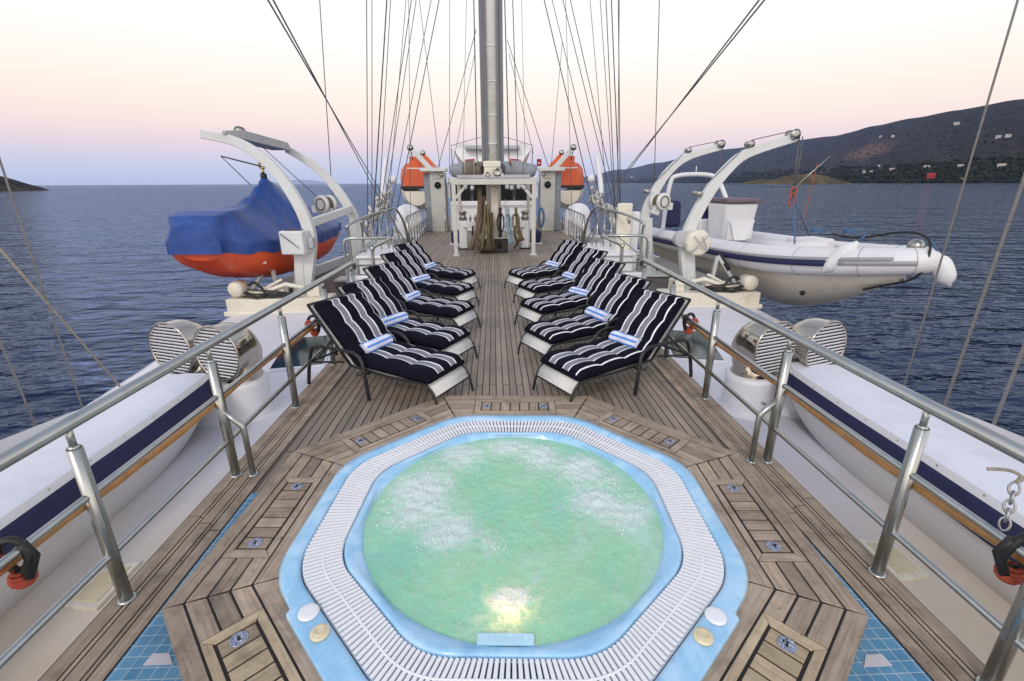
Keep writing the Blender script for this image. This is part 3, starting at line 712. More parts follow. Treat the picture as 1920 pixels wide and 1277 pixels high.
    for a, b, k, r in jets:
        for _ in range(int(70*k*(.6+r*4))):
            q = abs(rb.gauss(0, .55))*r*1.5; t_ = rb.uniform(0, 2*PI); x, y = a+q*math.cos(t_), b+q*math.sin(t_)
            if math.hypot(x, y) > .80: continue
            br = rb.choice((.002, .0025, .003, .004, .0055)); m.ball((TX+x, TY+.012+y, hz(x, y)+br*.3), br, 6, 4)
    for _ in range(500):
        q = .8*math.sqrt(rb.random()); t_ = rb.uniform(0, 2*PI); x, y = q*math.cos(t_), q*math.sin(t_); m.ball((TX+x, TY+.012+y, hz(x, y)), rb.uniform(.0015, .003), 6, 4)
    bo = m.build('bubbles', FOAM, t); bo['kind'] = 'stuff'
    # lit underwater lamp below the near wall: its warm light shows through the froth
    ld = bpy.data.lights.new('underwater_lamp', 'POINT'); ld.energy = 2.6; ld.color = (1, .66, .30); ld.shadow_soft_size = .04
    lo = bpy.data.objects.new('underwater_lamp', ld); COL.objects.link(lo); lo.location = (TX-.045, TY-.655, .045)
    m = MB(); M = Matrix.Translation((TX-.02, TY-.735, -.08)) @ Matrix.Rotation(-PI/2, 4, 'X')
    m.lathe([(.07, 0), (.07, .012), (.055, .018), (.0001, .018)], 24, M); m.build('lamp_lens', KNOBC, t)
    # maker's plate on the inner lip with raised white lettering
    m = MB(); M = Matrix.Rotation(R(0), 4, 'X')
    m.box((TX-.02, TY-.795, .119), (.235, .05, .014), M=Matrix.Rotation(R(8), 4, 'X')); pl = m.build('name_plate', simple('aqua_name_plate', (.46, .70, .80), .3, var=.1), t, bev=.004)
    cu = bpy.data.curves.new('lettering', 'FONT'); cu.body = 'Minipool'; cu.size = .042; cu.align_x = 'CENTER'; cu.align_y = 'CENTER'; cu.extrude = .0008
    tmp = bpy.data.objects.new('tmp', cu); COL.objects.link(tmp); dg = bpy.context.evaluated_depsgraph_get()
    me = bpy.data.meshes.new_from_object(tmp.evaluated_get(dg)); bpy.data.objects.remove(tmp)
    me.materials.clear(); me.materials.append(simple('pale_blue_lettering', (.50, .66, .80), .4))
    lt = bpy.data.objects.new('lettering', me); COL.objects.link(lt); lt.parent = pl
    lt.location = Vector((TX-.02, TY-.795, .1268))-Vector((TX, TY, 0)); lt.rotation_euler = (R(8), 0, 0)
hot_tub()

for o_ in (bpy.data.objects['hot_tub'],): o_.rotation_euler.z = R(-3)
LATCHP = simple('blue_grey_latch_metal', (.36, .39, .50), .32, .6, var=.6, scale=120)
def surround():
    t = thing('teak_surround', 'raised octagonal teak surround framing the blue hot tub', 'tub surround', (TX, TY, 0))
    tt = math.tan(PI/8)
    m = MB(); n = 8; pr = lambda ap: [(TX+ap/math.cos(PI/8)*math.cos(PI/8+k*PI/4), TY+ap/math.cos(PI/8)*math.sin(PI/8+k*PI/4)) for k in range(8)]
    A, B = pr(1.555), pr(1.02)
    m.loft([[(*p, .0) for p in A], [(*p, .094) for p in A], [(*p, .094) for p in B], [(*p, .03) for p in B]], caps=False, smooth=False)
    m.build('base', CAULK, t)
    g = .005
    for k in range(8):
        a = k*PI/4; nx, ny = math.cos(a), math.sin(a); T = lambda s, d: (TX+nx*d-ny*s, TY+ny*d+nx*s)
        ud = (-ny, nx)
        m = MB()
        def plank(pts, z1=.1005, dr=ud):
            q = [T(s, d) for s, d in pts]
            ar = sum(q[i][0]*q[(i+1) % len(q)][1]-q[(i+1) % len(q)][0]*q[i][1] for i in range(len(q)))
            if ar < 0: q.reverse()
            m.prism(q, .085, z1, 0, dr)
        def row(d0, d1, s0=None, s1=None):
            lo0 = -d0*tt+g*1.2; lo1 = -d1*tt+g*1.2
            for sg in (1, -1):
                if s0 is None:
                    if sg == 1: plank([(lo0, d0+g), (-lo0, d0+g), (-lo1, d1-g), (lo1, d1-g)])
                else:
                    plank([(sg*s0, d0+g), (sg*-lo0, d0+g), (sg*-lo1, d1-g), (sg*s1, d1-g)])
        row(1.02, 1.232)
        he = .345                      # half length of the inset hatch
        row(1.232, 1.317, he, he); row(1.317, 1.402, he, he); row(1.402, 1.487, he, he)
        # outer plank with its upright face to the deck
        lo0 = -1.487*tt; lo1 = -1.566*tt
        q = [T(s, d) for s, d in [(lo0+g, 1.487+g), (-lo0-g, 1.487+g), (-lo1-.001, 1.566), (lo1+.001, 1.566)]]; q.reverse()
        m.prism(q, .003, .1005, 0, ud)
        m.build('side_panel', TEAK, t, bev=.0025, seg=1)
        m = MB(); rt = (nx, ny)
        hp = []
        for sg in (1, -1):             # trapezoid end blocks
            q = [(sg*he-sg*g, 1.232+g), (sg*(he-.0)-sg*g, 1.487-g), (sg*.288, 1.437), (sg*.288, 1.282)]; hp.append((q, rt))
        for d0, d1 in ((1.232, 1.278), (1.441, 1.487)):
            i0, i1 = (he-.008, .295) if d0 < 1.3 else (.295, he-.008)
            hp.append(([(-i0, d0+g), (i0, d0+g), (i1, d1-g), (-i1, d1-g)], ud))
        ns = 7; w = .282*2/ns
        for i in range(ns):
            s0 = -.282+w*i; hp.append(([(s0+g, 1.282+g), (s0+w-g, 1.282+g), (s0+w-g, 1.437-g), (s0+g, 1.437-g)], rt))
        for q, dr in hp:
            q = [T(*p) for p in q]
            ar = sum(q[i][0]*q[(i+1) % len(q)][1]-q[(i+1) % len(q)][0]*q[i][1] for i in range(len(q)))
            if ar < 0: q.reverse()
            m.prism(q, .085, .101, 0, dr)
        h = m.build('hatch_panel', TEAKL if k in (5, 7) else TEAK, t, bev=.002, seg=1)
        for sg in (1, -1):
            c = T(sg*.243, 1.36); m = MB(); M = Matrix.Translation((*c, .1015))
            m.lathe([(.037, 0), (.037, .002), (.033, .0035), (.026, .003), (.0001, .003)], 24, M)
            rl = random.Random(k*2+sg)
            for i in range(13):
                b = rl.uniform(0, 2*PI); q = rl.uniform(.004, .028); m.tube([(c[0]+q*math.cos(b), c[1]+q*math.sin(b), .1055), (c[0]+q*math.cos(b)+rl.uniform(-.012, .012), c[1]+q*math.sin(b)+rl.uniform(-.012, .012), .1055)], rl.uniform(.002, .0042), 5, rl.choice((1, 1, 2, 0)))
            m.box((c[0], c[1], .1055), (.012, .022, .005), rz=a, mi=2)
            m.build('latch', [LATCHP, simple('porcelain_white', (.62, .63, .68), .3), BLACK] if k == 0 and sg == 1 else LM, h) if False else m.build('latch', LM, h)
LM = [LATCHP, simple('latch_pale_metal', (.55, .57, .64), .3, .5, var=.3, scale=80), BLACK]
surround(); bpy.data.objects['teak_surround'].rotation_euler.z = R(-3)

# ---------------------------------------------------------------- railings
PY = [.77, 1.80, 2.81, 3.84, 4.87, 5.88]
def railing(s):
    side = 'left' if s < 0 else 'right'
    t = thing('railing', 'long stainless steel railing along the %s edge of the sun deck with round top rail' % side, 'railing', (s*1.86, 3, 0))
    X = s*1.86
    m = MB(); m.tube([(X, -.9, .95), (X, 5.9, .95), (X, 5.99, .935), (X, 6.02, .87)], .029, 14); m.build('top_rail', STEEL, t)
    for z, r, e in ((.605, .0165, 5.88), (.275, .0165, 5.88)):
        pts = [(X-s*.0, -.9, z), (X, e, z)]
        m = MB(); m.tube(pts, r, 10); m.build('lower_rail', STEEL, t)
    for y in ([1.235]+PY[1:] if s > 0 else PY):
        m = MB(); m.tube([(X, y, .006), (X, y, .84)], .0285, 12); m.lathe([(.040, .008), (.040, .013), (.031, .018)], 16, Matrix.Translation((X, y, 0)))
        m.tube([(X, y, .84), (X, y, .855)], [.0285, .016], 12); m.tube([(X, y, .84), (X, y, .94)], .014, 10)
        m.box((X-s*.026, y, .55), (.012, .018, .58))
        m.build('post', STEELD if False else STEEL, t)
    y = 2.81
    m = MB(); m.tube([(X-s*.115, y, .006), (X-s*.115, y, .36), (X-s*.105, y, .385), (X-s*.01, y, .50)], .019, 10); m.lathe([(.036, .008), (.036, .014), (.022, .02)], 14, Matrix.Translation((X-s*.115, y, 0))); m.build('brace', STEEL, t)
for s in (-1, 1): railing(s)
def pole(s):
    side = 'left' if s < 0 else 'right'; X = s*1.905
    m = MB(); n = 26; pts = []; rr = []
    for i in range(n+1):
        y = (.55 if s > 0 else .9)+(5.0-.9)*i/n; pts.append((X, y, .545+.012*math.sin(i*.5))); rr.append(.021+.002*math.sin(i*2.1))
    m.tube(pts, rr, 10); tag(m.build('boat_pole', POLEW), 'varnished wooden boat pole slung under the middle rail of the %s railing' % side, 'pole')
for s in (-1, 1): pole(s)
def strap(s, y, label):
    X = s*1.885; t = thing('rail_strap', label, 'strap', (X, y, .57), 0, 'black straps holding the boat poles')
    m = MB(); pts = [(X+.05*math.cos(a), y+.008*math.sin(2*a), .575+.078*math.sin(a)) for a in [2*PI*i/20 for i in range(20)]]
    m.tube(pts, .015, 8, closed=True); m.tube([(X-s*.045, y, .64), (X-s*.05, y+.02, .56), (X-s*.045, y-.02, .49)], .017, 8); m.build('band', BLACK, t)
    for dx, dz, dy, r in ((s*.0, -.09, 0, .036), (s*.03, .01, -.045, .030)):
        m = MB()
        for i in range(5):
            q = -.028+.014*i; rad = r*math.sqrt(max(.15, 1-(q/.036)**2))
            m.tube([(X+dx+rad*math.cos(a), y+dy+rad*math.sin(a), .57+dz+q) for a in [2*PI*k/18 for k in range(18)]], .0085, 6, closed=True)
        m.ball((X+dx, y+dy, .57+dz), r*.95, 14, 8, 0, (1, 1, .8)); m.build('knot', ROPER, t)
strap(-1, 1.47, 'black strap with orange rope knots round the left rail at the lower left corner')
strap(1, 1.33, 'black strap with orange rope knots round the right rail beside the chain')
strap(-1, 4.55, 'small dark strap with red knot at the far end of the left wooden pole')
strap(1, 4.42, 'small dark strap with orange knot at the far end of the right wooden pole')
def deck_lights(s):
    t = thing('deck_light_panel', 'pale yellow moulded panel set in the white slope beside the %s railing' % ('left' if s < 0 else 'right'), 'panel', (s*2.54, 2.35, -.46))
    yel = simple('yellow_glazed_panel', (.60, .52, .34), .3, var=.12)
    q = [(2.16, 2.42, -.462), (2.56, 2.42, -.462), (2.50, 2.66, -.472), (2.20, 2.66, -.472)]
    def pts(o, k): 
        cy_ = 2.355; cz = -.466; cx_ = 2.54
        return [(s*(cx_+(x-cx_)*k), cy_+(y-cy_)*k, cz+(z-cz)*k+o) for y, x, z in q]
    for nm, mt, k, o in (('frame', CREAM, .92, .010), ('pane', yel, .70, .018)):
        A = pts(o, k); B = pts(o-.03, k); A, B = (A, B) if s > 0 else (A[::-1], B[::-1]); m = MB(); m.add(B+A, [(3, 2, 1, 0), (4, 5, 6, 7), (0, 1, 5, 4), (1, 2, 6, 5), (2, 3, 7, 6), (3, 0, 4, 7)]); m.build(nm, mt, t, bev=.006)
deck_lights(-1); deck_lights(1)
def chain():
    t = thing('rope_and_chain', 'short steel chain with speckled rope hanging over the right rail strap', 'chain', (1.94, 1.43, .6))
    m = MB(); p = Vector((1.925, 1.43, .62)); d = Vector((.03, .035, .13)).normalized()
    for i in range(5):
        c = p + d*(.036*i); u = d; v = u.orthogonal().normalized(); w = u.cross(v); v = v if i % 2 else w
        m.tube([c+u*.027*math.cos(a)+v*.0155*math.sin(a) for a in [2*PI*k/14 for k in range(14)]], .0046, 6, closed=True)
    m.build('chain', STEEL, t)
    m = MB(); e = p+d*.17; pts = spline([e, e+Vector((.012, .0, .025)), e+Vector((-.01, .015, .04)), e+Vector((-.04, .03, .04)), e+Vector((-.075, .05, .03))], 6)
    m.tube(pts, .007, 8); pts = spline([e, e+Vector((.05, .0, .03)), e+Vector((.12, .02, .0)), e+Vector((.25, .05, -.1))], 6); m.tube(pts, .008, 8); m.build('rope', ROPEB, t)
chain()

# ---------------------------------------------------------------- sun loungers
def lounger_proto():
    # local: x across, y from the foot (0) to the head, z up
    t = thing('sun_lounger', 'proto', 'sun lounger', (0, 0, 0), 0, 'striped sun loungers in two rows on the teak deck')
    W = .27; hy, hz_ = .93, .27; th = R(48)
    # main side tubes: foot curve, seat, backrest
    for s in (1, -1):
        m = MB()
        pts = spline([(s*W, -.075, .0), (s*W, -.045, .12), (s*W, .01, .215), (s*W, .11, .25), (s*W, .5, .245), (s*W, hy, hz_)], 5); m.tube(pts, .0125, 8)
        m.build('side_tube', FRAME, t)
        m = MB(); b = Vector((s*W, hy, hz_)); e = b+Vector((0, math.cos(th), math.sin(th)))*.71
        m.tube([b, e], .0125, 8); m.build('back_tube', FRAME, t)
        m = MB(); x = s*(W+.05)
        pts = spline([(x+s*.025, .66, .0), (x+s*.018, .69, .22), (x, .73, .36), (x, .82, .425), (x, .98, .43), (x, 1.22, .42), (x, 1.36, .39), (x+s*.008, 1.43, .22), (x+s*.02, 1.47, .0)], 5)
        m.tube(pts, .0175, 8)
        m.tube([(x+s*.006, .70, .235), (s*W, .70, .242)], .011, 6); m.tube([(x+s*.006, 1.425, .235), (s*W*.98, 1.02, .285)], .011, 6)
        m.build('armrest', FRAME, t)
    b = Vector((0, hy, hz_)); e = b+Vector((0, math.cos(th), math.sin(th)))*.71; c = b+(e-b)*.42
    for q0, q1, r in (((-W, -.040, .138), (W, -.040, .138), .009), ((-W, .5, .236), (W, .5, .236), .010), ((-W-.05, 1.425, .235), (W+.05, 1.425, .235), .011), ((-W-.05, .70, .235), (W+.05, .70, .235), .011), (e+Vector((-W, 0, 0)), e+Vector((W, 0, 0)), .0125)):
        m = MB(); m.tube([q0, q1], r, 6); m.build('cross_bar', FRAME, t)
    for s in (1, -1):
        m = MB(); m.tube([c+Vector((s*W, 0, 0)), Vector((s*W*.9, 1.42, .235))], .009, 6); m.build('back_prop', FRAME, t)
        for y in (.30, .78):
            m = MB(); m.tube([(s*(W+.012), y, .235), (s*(W+.018), y+.015, .20), (s*(W+.02), y+.045, .195), (s*(W+.018), y+.07, .215)], .006, 6); m.build('hook', FRAME, t)
    # white sling: the foot end shows past the cushion
    prof = spline([(0, -.040, .143), (0, -.028, .165), (0, .01, .222), (0, .11, .256), (0, .5, .25), (0, hy, hz_+.004)], 5)+[Vector((0, *(e.yz)))]
    w = W-.012; m = MB(); m.loft([[(-w, p.y, p.z), (w, p.y, p.z)] for p in prof], closed=False, caps=False, smooth=True)
    o = m.build('sling', SLING, t); so = o.modifiers.new('Solidify', 'SOLIDIFY'); so.thickness = .006
    # tufted cushion folded at the hinge
    L1, L2 = .875, .70; nu = 96; nv = 44; CW = .555
    def centre(u):
        """distance along cushion -> point on its underside, normal"""
        if u < L1-.05:
            k = u/(L1-.05); p = Vector((0, .012+u, .262+.022*k)); return p, Vector((0, -.02, 1)).normalized()
        if u > L1+.07:
            d = u-L1-.07; a = th; q = Vector((0, .012+L1+.012, .262+.022+.045)); return q+Vector((0, math.cos(a), math.sin(a)))*d, Vector((0, -math.sin(a), math.cos(a)))
        k = (u-L1+.05)/.12; k2 = k*k*(3-2*k); a = th*k2; p0 = Vector((0, .012+L1-.05, .284)); p1 = Vector((0, .012+L1+.012, .329))
        return p0.lerp(p1, k)-Vector((0, -.0, .012*math.sin(PI*k))), Vector((0, -math.sin(a), math.cos(a)))
    tuft_u = [0, .29, .58, .875, 1.06, 1.29, 1.5, L1+L2]
    def thick(u, v):
        for a, b in zip(tuft_u, tuft_u[1:]):
            if u <= b+1e-6: break
        q = min(1, max(0, (u-a)/(b-a))); cv = abs(2*v-1)
        puff = (max(0, math.sin(PI*q)))**.55
        edge = (1-max(0, (cv-.86)/.14)**2.2*.55)
        col = .5+.5*math.cos(2*PI*(v*3-.0))       # dimple columns
        return (.072+.033*puff*(.80+.20*(1-col)))*edge*(.72+.28*min(1, u/.04))*(.72+.28*min(1, (L1+L2-u)/.04))
    top = []; 
    m = MB(); vs = []; uvs = {}
    for i in range(nu+1):
        u = (L1+L2)*i/nu; p, nrm = centre(u)
        for j in range(nv+1):
            v = j/nv; x = (v-.5)*CW; rr = thick(u, v)
            vs.append(p+Vector((x*(1+.02*math.sin(u*21)*.3), 0, 0))+nrm*rr); uvs[len(vs)-1] = (v, u)
    n0 = len(vs)
    for i in range(nu+1):
        u = (L1+L2)*i/nu; p, nrm = centre(u)
        for j in (0, nv): vs.append(p+Vector(((j/nv-.5)*CW, 0, 0))); uvs[len(vs)-1] = (.15, u)
    fs = []; W1 = nv+1
    for i in range(nu):
        for j in range(nv): fs.append((i*W1+j, i*W1+j+1, (i+1)*W1+j+1, (i+1)*W1+j))
        a = n0+2*i; fs.append((a, a+1, a+3, a+2)[::-1])
        fs.append((i*W1, (i+1)*W1, a+2, a)); fs.append((i*W1+nv, a+1, a+3, (i+1)*W1+nv))
    fs.append(tuple([n0, n0+1]+[j for j in range(nv, -1, -1)])); e0 = nu*W1
    fs.append(tuple([n0+2*nu+1, n0+2*nu]+[e0+j for j in range(nv+1)]))
    def fuv(f):
        side = any(i >= n0 for i in f)
        return [((.15, uvs[i][1]) if side else uvs[i]) for i in f]
    m.add(vs, fs, 0, True, [fuv(f) for f in fs]); m.build('cushion', CUSHION, t)
    return t
def towel_proto():
    t = thing('rolled_towel', 'proto', 'towel', (0, 0, 0), 0, 'rolled blue and white towels on the sun loungers')
    m = MB(); Ln = .36; n = 40; rings = []; vs = []; uv = []; nx = 14
    for i in range(nx+1):
        x = -Ln/2+Ln*i/nx
        for j in range(n+1):
            a = 2*PI*j/n; r = .070+.003*math.sin(3*a+x*9)+.002*math.sin(x*40)-(.006 if i in (0, nx) else 0)
            vs.append((x, r*math.cos(a)*1.08, .063+r*math.sin(a)*.9)); uv.append((j/n, x))
    fs = []; us = []
    for i in range(nx):
        for j in range(n):
            f = (i*(n+1)+j, i*(n+1)+j+1, (i+1)*(n+1)+j+1, (i+1)*(n+1)+j)[::-1]; fs.append(f); us.append([uv[q] for q in f])
    m.add(vs, fs, 0, True, us)
    for sg in (1, -1):                               # rolled ends: a spiral of cloth
        sp = [(sg*(Ln/2-.003), (.063-.057*k/60)*math.cos(k*.42)*1.06, .063+(.063-.057*k/60)*math.sin(k*.42)*.9) for k in range(58)]
        o0 = len(m.v); m.tube(sp, .0062, 5)
        for q in range(len(m.f)-1, -1, -1):
            if m.f[q][0] < o0: break
            m.uv[q] = [(.3 if (q//5) % 9 < 3 else .05, 0)]*len(m.f[q])
    # the loose flap lying against the backrest side
    vs = []; uv = []; fs = []; us = []
    for i in range(9):
        for j in range(9):
            x = -Ln/2+.03+(Ln-.06)*i/8; y = -.035-.085*j/8*(1+.12*math.sin(i*2.)); z = .018+.004*math.sin(i*2.3+j)-.008*j/8
            vs.append((x*(1+.03*math.sin(j*1.7)), y, z)); uv.append((.55+.45*j/8, x))
    for i in range(8):
        for j in range(8):
            f = (i*9+j, i*9+j+1, (i+1)*9+j+1, (i+1)*9+j)[::-1]; fs.append(f); us.append([uv[q] for q in f])
    m.add(vs, fs, 0, True, us)
    m.build('cloth', TOWEL, t); return t
LP = lounger_proto(); TP = towel_proto()
LO = [(-.49, 3.90, 30), (-.47, 4.78, 28), (-.46, 5.98, 26), (-.52, 7.22, 27), (-.52, 8.46, 24)]
RO = [(.49, 3.90, -30), (.385, 4.90, -27), (.40, 6.10, -27), (.42, 7.34, -25), (.30, 8.46, -26)]
ORD = ['nearest the hot tub', 'second from the hot tub', 'third and middle one', 'fourth from the hot tub', 'farthest from the hot tub']
first = True
for s, lst in ((-1, LO), (1, RO)):
    sd = 'left' if s < 0 else 'right'
    for k, (x, y, a) in enumerate(lst):
        rz = R(90-a) if s < 0 else R(-90-a)      # local +y points outboard and forward
        lab = 'navy and white striped sun lounger in %s row, %s' % (sd, ORD[k])
        tl = 'rolled blue and white towel on the %s row lounger %s' % (sd, ORD[k])
        d = Vector((-math.sin(rz), math.cos(rz), 0)); 
        tp = Vector((x, y, .352))+d*.85+Vector((-d.y, d.x, 0))*(.03 if s < 0 else -.03)*(k % 2)
        tr = rz+R([3, -5, 6, -3, 4][k])
        if first:
            LP.location = (x, y, .012); LP.rotation_euler = (0, 0, rz); LP['label'] = lab
            TP.location = tp; TP.rotation_euler = (0, 0, tr); TP['label'] = tl; first = False
        else:
            q_ = dup(TP, tp, tr, tl); q_.scale = (.90+.045*((k*3+(s > 0)) % 5), .92+.05*((k*2+(s > 0)) % 4), .92+.04*((k+2) % 4))
            dup(LP, (x, y, .008 if k else .012), rz, lab)
# ---------------------------------------------------------------- ventilators, skylights, tenders beside the deck
LOUVRE = simple('pale_louvre_metal', (.70, .70, .72), .3, .35, var=.08)
def vent_parts(t, s):
    """cowl ventilator in local coords, mouth towards -y"""
    m = MB(); m.lathe([(.315, -.03), (.315, .0), (.30, .015), (.268, .03), (.258, .10), (.256, .36), (.262, .39), (.262, .43), (.245, .445), (.22, .46), (.0001, .46)], 36)
    m.build('base', WHITE, t)
    m = MB(); m.tube([(-.05, -.255, .20), (-.05, -.285, .20)], .014, 10); m.tube([(-.05, -.28, .20), (-.02, -.285, .185)], .006, 6); m.build('latch', STEELD, t)
    # chrome elbow growing into a wide oval mouth
    cen = [(0, 0, .45), (0, 0, .52), (0, .03, .60), (0, .045, .70), (0, -.01, .80), (0, -.10, .84), (0, -.20, .83), (0, -.255, .825)]
    rad = [.215, .20, .205, .225, .255, .28, .297, .302]; tl = [0, 0, 12, 35, 62, 78, 86, 88]
    # smooth resample
    rings = []
    C = spline(cen, 4); q = [i/4 for i in range(len(C))]
    def li(a, k): i = min(int(k), len(a)-2); f = k-i; return a[i]+(a[i+1]-a[i])*f
    for p, k in zip(C, q):
        r = li(rad, k); a = R(li(tl, k)); n = Vector((0, -math.sin(a), math.cos(a))); u = Vector((1, 0, 0)); v = n.cross(u)
        rings.append([p+u*r*math.cos(b)*1.0+v*r*1.0*math.sin(b) for b in [2*PI*j/36 for j in range(36)]])
    m = MB(); m.loft(rings, caps=False); m.build('cowl', CHROME, t)
    c = Vector((0, -.258, .825)); m = MB()
    m.tube([c+Vector((.303*math.cos(b), 0, .303*math.sin(b))) for b in [2*PI*j/40 for j in range(40)]], .013, 8, closed=True); m.build('mouth_rim', CHROME, t)
    m = MB(); k = 15
    for i in range(k):
        z = -.285+.57*(i+.5)/k; hw = math.sqrt(max(.0004, .297**2-z**2))
        m.bar(c+Vector((-hw, .008, z-.0)), c+Vector((hw, .008, z)), .012, .026, up=(0, -.62, .78))
    m.build('louvre_slats', LOUVRE, t)
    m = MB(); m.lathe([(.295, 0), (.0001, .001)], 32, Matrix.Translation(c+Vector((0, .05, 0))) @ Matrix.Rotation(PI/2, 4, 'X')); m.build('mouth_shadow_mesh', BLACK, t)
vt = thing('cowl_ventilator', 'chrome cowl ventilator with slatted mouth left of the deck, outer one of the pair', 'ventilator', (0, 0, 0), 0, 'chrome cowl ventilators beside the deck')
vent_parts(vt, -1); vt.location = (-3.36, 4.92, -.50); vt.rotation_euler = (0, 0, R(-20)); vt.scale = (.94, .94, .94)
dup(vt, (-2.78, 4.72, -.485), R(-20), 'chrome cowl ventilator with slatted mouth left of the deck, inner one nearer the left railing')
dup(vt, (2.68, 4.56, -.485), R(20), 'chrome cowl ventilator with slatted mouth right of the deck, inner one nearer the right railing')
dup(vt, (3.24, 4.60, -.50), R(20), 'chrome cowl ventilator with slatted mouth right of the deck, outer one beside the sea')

def skylight(s):
    side = 'left' if s < 0 else 'right'
    t = thing('skylight', 'flush dark glass skylight set in the white roof beside the %s railing' % side, 'skylight', (s*2.95, 6.6, -.47))
    q = [(2.42, 6.05), (3.12, 5.9), (3.42, 7.25), (2.72, 7.42)]
    poly = [(s*x, y) for x, y in q]; poly = poly if s > 0 else poly[::-1]
    m = MB(); m.prism(poly, -.50, -.455); m.build('frame', WHITE, t, bev=.01)
    cx = sum(p[0] for p in poly)/4; cy = sum(p[1] for p in poly)/4
    m = MB(); m.prism([(cx+(x-cx)*.93, cy+(y-cy)*.95) for x, y in poly], -.46, -.449); m.build('pane', GLASSD, t)
skylight(-1); skylight(1)

def tender(s):
    side = 'left' if s < 0 else 'right'
    t = thing('covered_tender', 'white covered tender with navy gunwale band stowed outside the %s railing' % side, 'boat', (s*3.7, 1.5, -.5))
    # stations from stern (behind the camera) to the bow: y, inner x, outer x, gunwale z, keel depth
    ST = [(-2.2, 2.82, 4.10, -.04, -.66), (-1, 2.84, 4.12, -.04, -.66), (0, 2.86, 4.14, -.04, -.66), (1, 2.88, 4.16, -.04, -.66), (2, 2.89, 4.20, -.04, -.66), (2.8, 2.90, 4.2, -.04, -.66), (3.4, 2.90, 4.08, -.04, -.64), (3.9, 2.91, 3.9, -.035, -.58), (4.25, 2.92, 3.70, -.03, -.50), (4.45, 2.95, 3.5, -.03, -.44)]
    rings = []
    for y, a, b, zg, zk in ST:
        c = (a+b)/2; h = (b-a)/2; r = []
        for k in range(13):
            q = k/12; an = PI*q
            # full round bilges: superellipse
            cx = -math.copysign(abs(math.cos(an))**.42, math.cos(an)); sz = abs(math.sin(an))**.85
            tuck = 1+.06*math.sin(an*2)*(-1 if q < .5 else 1)*0
            r.append((s*(c+h*cx*(.985+.03*math.sin(an))), y-.42*sz*max(0, (y-3.)/1.4)**1.3, zg+(zk-zg)*sz))
        rings.append(r)
    if s < 0: rings = [r[::-1] for r in rings]
    m = MB(); m.loft(rings, closed=False, caps=False); q = m.build('hull', HULLG, t)
    m = MB()
    for side_i in (0,):
        rr = []
        for y, a, b, zg, zk in ST:
            x = a if side_i == 0 else b; o = -1 if side_i == 0 else 1
            rr.append([(s*(x+o*.022*math.copysign(abs(math.cos(f))**.4, math.cos(f))), y, zg-.025+.115*math.copysign(abs(math.sin(f))**.8, math.sin(f))) for f in [2*PI*(k+.5)/12 for k in range(12)]])
        if (s < 0) != (side_i == 1): rr = [r[::-1] for r in rr]
        m.loft(rr)
    
    m.build('gunwale_band', NAVY, t)
    # white cover: a pale lip above the band, then falling away outboard
    rings = []
    for i, (y, a, b, zg, zk) in enumerate(ST):
        r = [(s*(a-.012), y, zg+.092), (s*(a+.03), y, zg+.128)]; e = 4.72+.12*max(0, min(1, (y-1)/3.))
        for k in range(1, 11):
            q = k/10; x = a+.03+(e-a-.03)*q; z = zg+.128+.05*math.sin(PI*min(1, q*1.6))*(1 if q < .62 else 0)-(zg+.128+.60)*q**1.7+.008*math.sin(y*5+q*5)*(1-q)
            r.append((s*x, y, z))
        rings.append(r if s > 0 else r[::-1])
    m = MB(); m.loft(rings[::-1], closed=False, caps=False, mif=lambda i, j: 1 if j == (0 if s > 0 else 10) else 0)
    gm = MB()
    for k in range(17): gm.ball((s*(2.90), 4.2-.32*k, .080), .007, 6, 4, 0, (.5, 1, 1))
    gm.build('cover_eyelets', STEELD, t)
    e = [rings[-1][k] for k in range(12)]; e2 = [(x, y, -.6) for x, y, z in e]; m.loft([e, e2] if s < 0 else [e2, e], closed=False, caps=False); m.build('cover', [COVERW, HULLG], t)
    m = MB(); m.tube([(s*4.36, 3.45, -.37), (s*4.46, 3.38, -.40), (s*4.50, 3.30, -.42), (s*4.44, 3.26, -.38), (s*4.38, 3.32, -.36)], .018, 6); m.build('lashing', ROPEB, t)
tender(-1); tender(1)

# ---------------------------------------------------------------- davits with their boats
def arm(t, path, y, w0, w1, d0, d1, name='arm', mat=None):
    P = spline(path, 6); m = MB(); rings = []; n = len(P)
    for i, p in enumerate(P):
        tg = (P[min(i+1, n-1)]-P[max(i-1, 0)]).normalized(); sd = Vector((0, 1, 0)); up = sd.cross(tg).normalized(); k = i/(n-1)
        d = d0+(d1-d0)*k; w = w0+(w1-w0)*k
        rings.append([p+up*d/2*a+sd*w/2*b for a, b in ((-1, -1), (1, -1), (1, 1), (-1, 1))])
    m.loft(rings, smooth=False); return m.build(name, mat or DAVITW, t, bev=.015)
def sheave(m, p, r=.09, w=.05):
    m.lathe([(r*.3, -w/2), (r, -w/2), (r*.8, -w/6), (r*.8, w/6), (r, w/2), (r*.3, w/2)], 18, Matrix.Translation(p) @ Matrix.Rotation(PI/2, 4, 'X'))
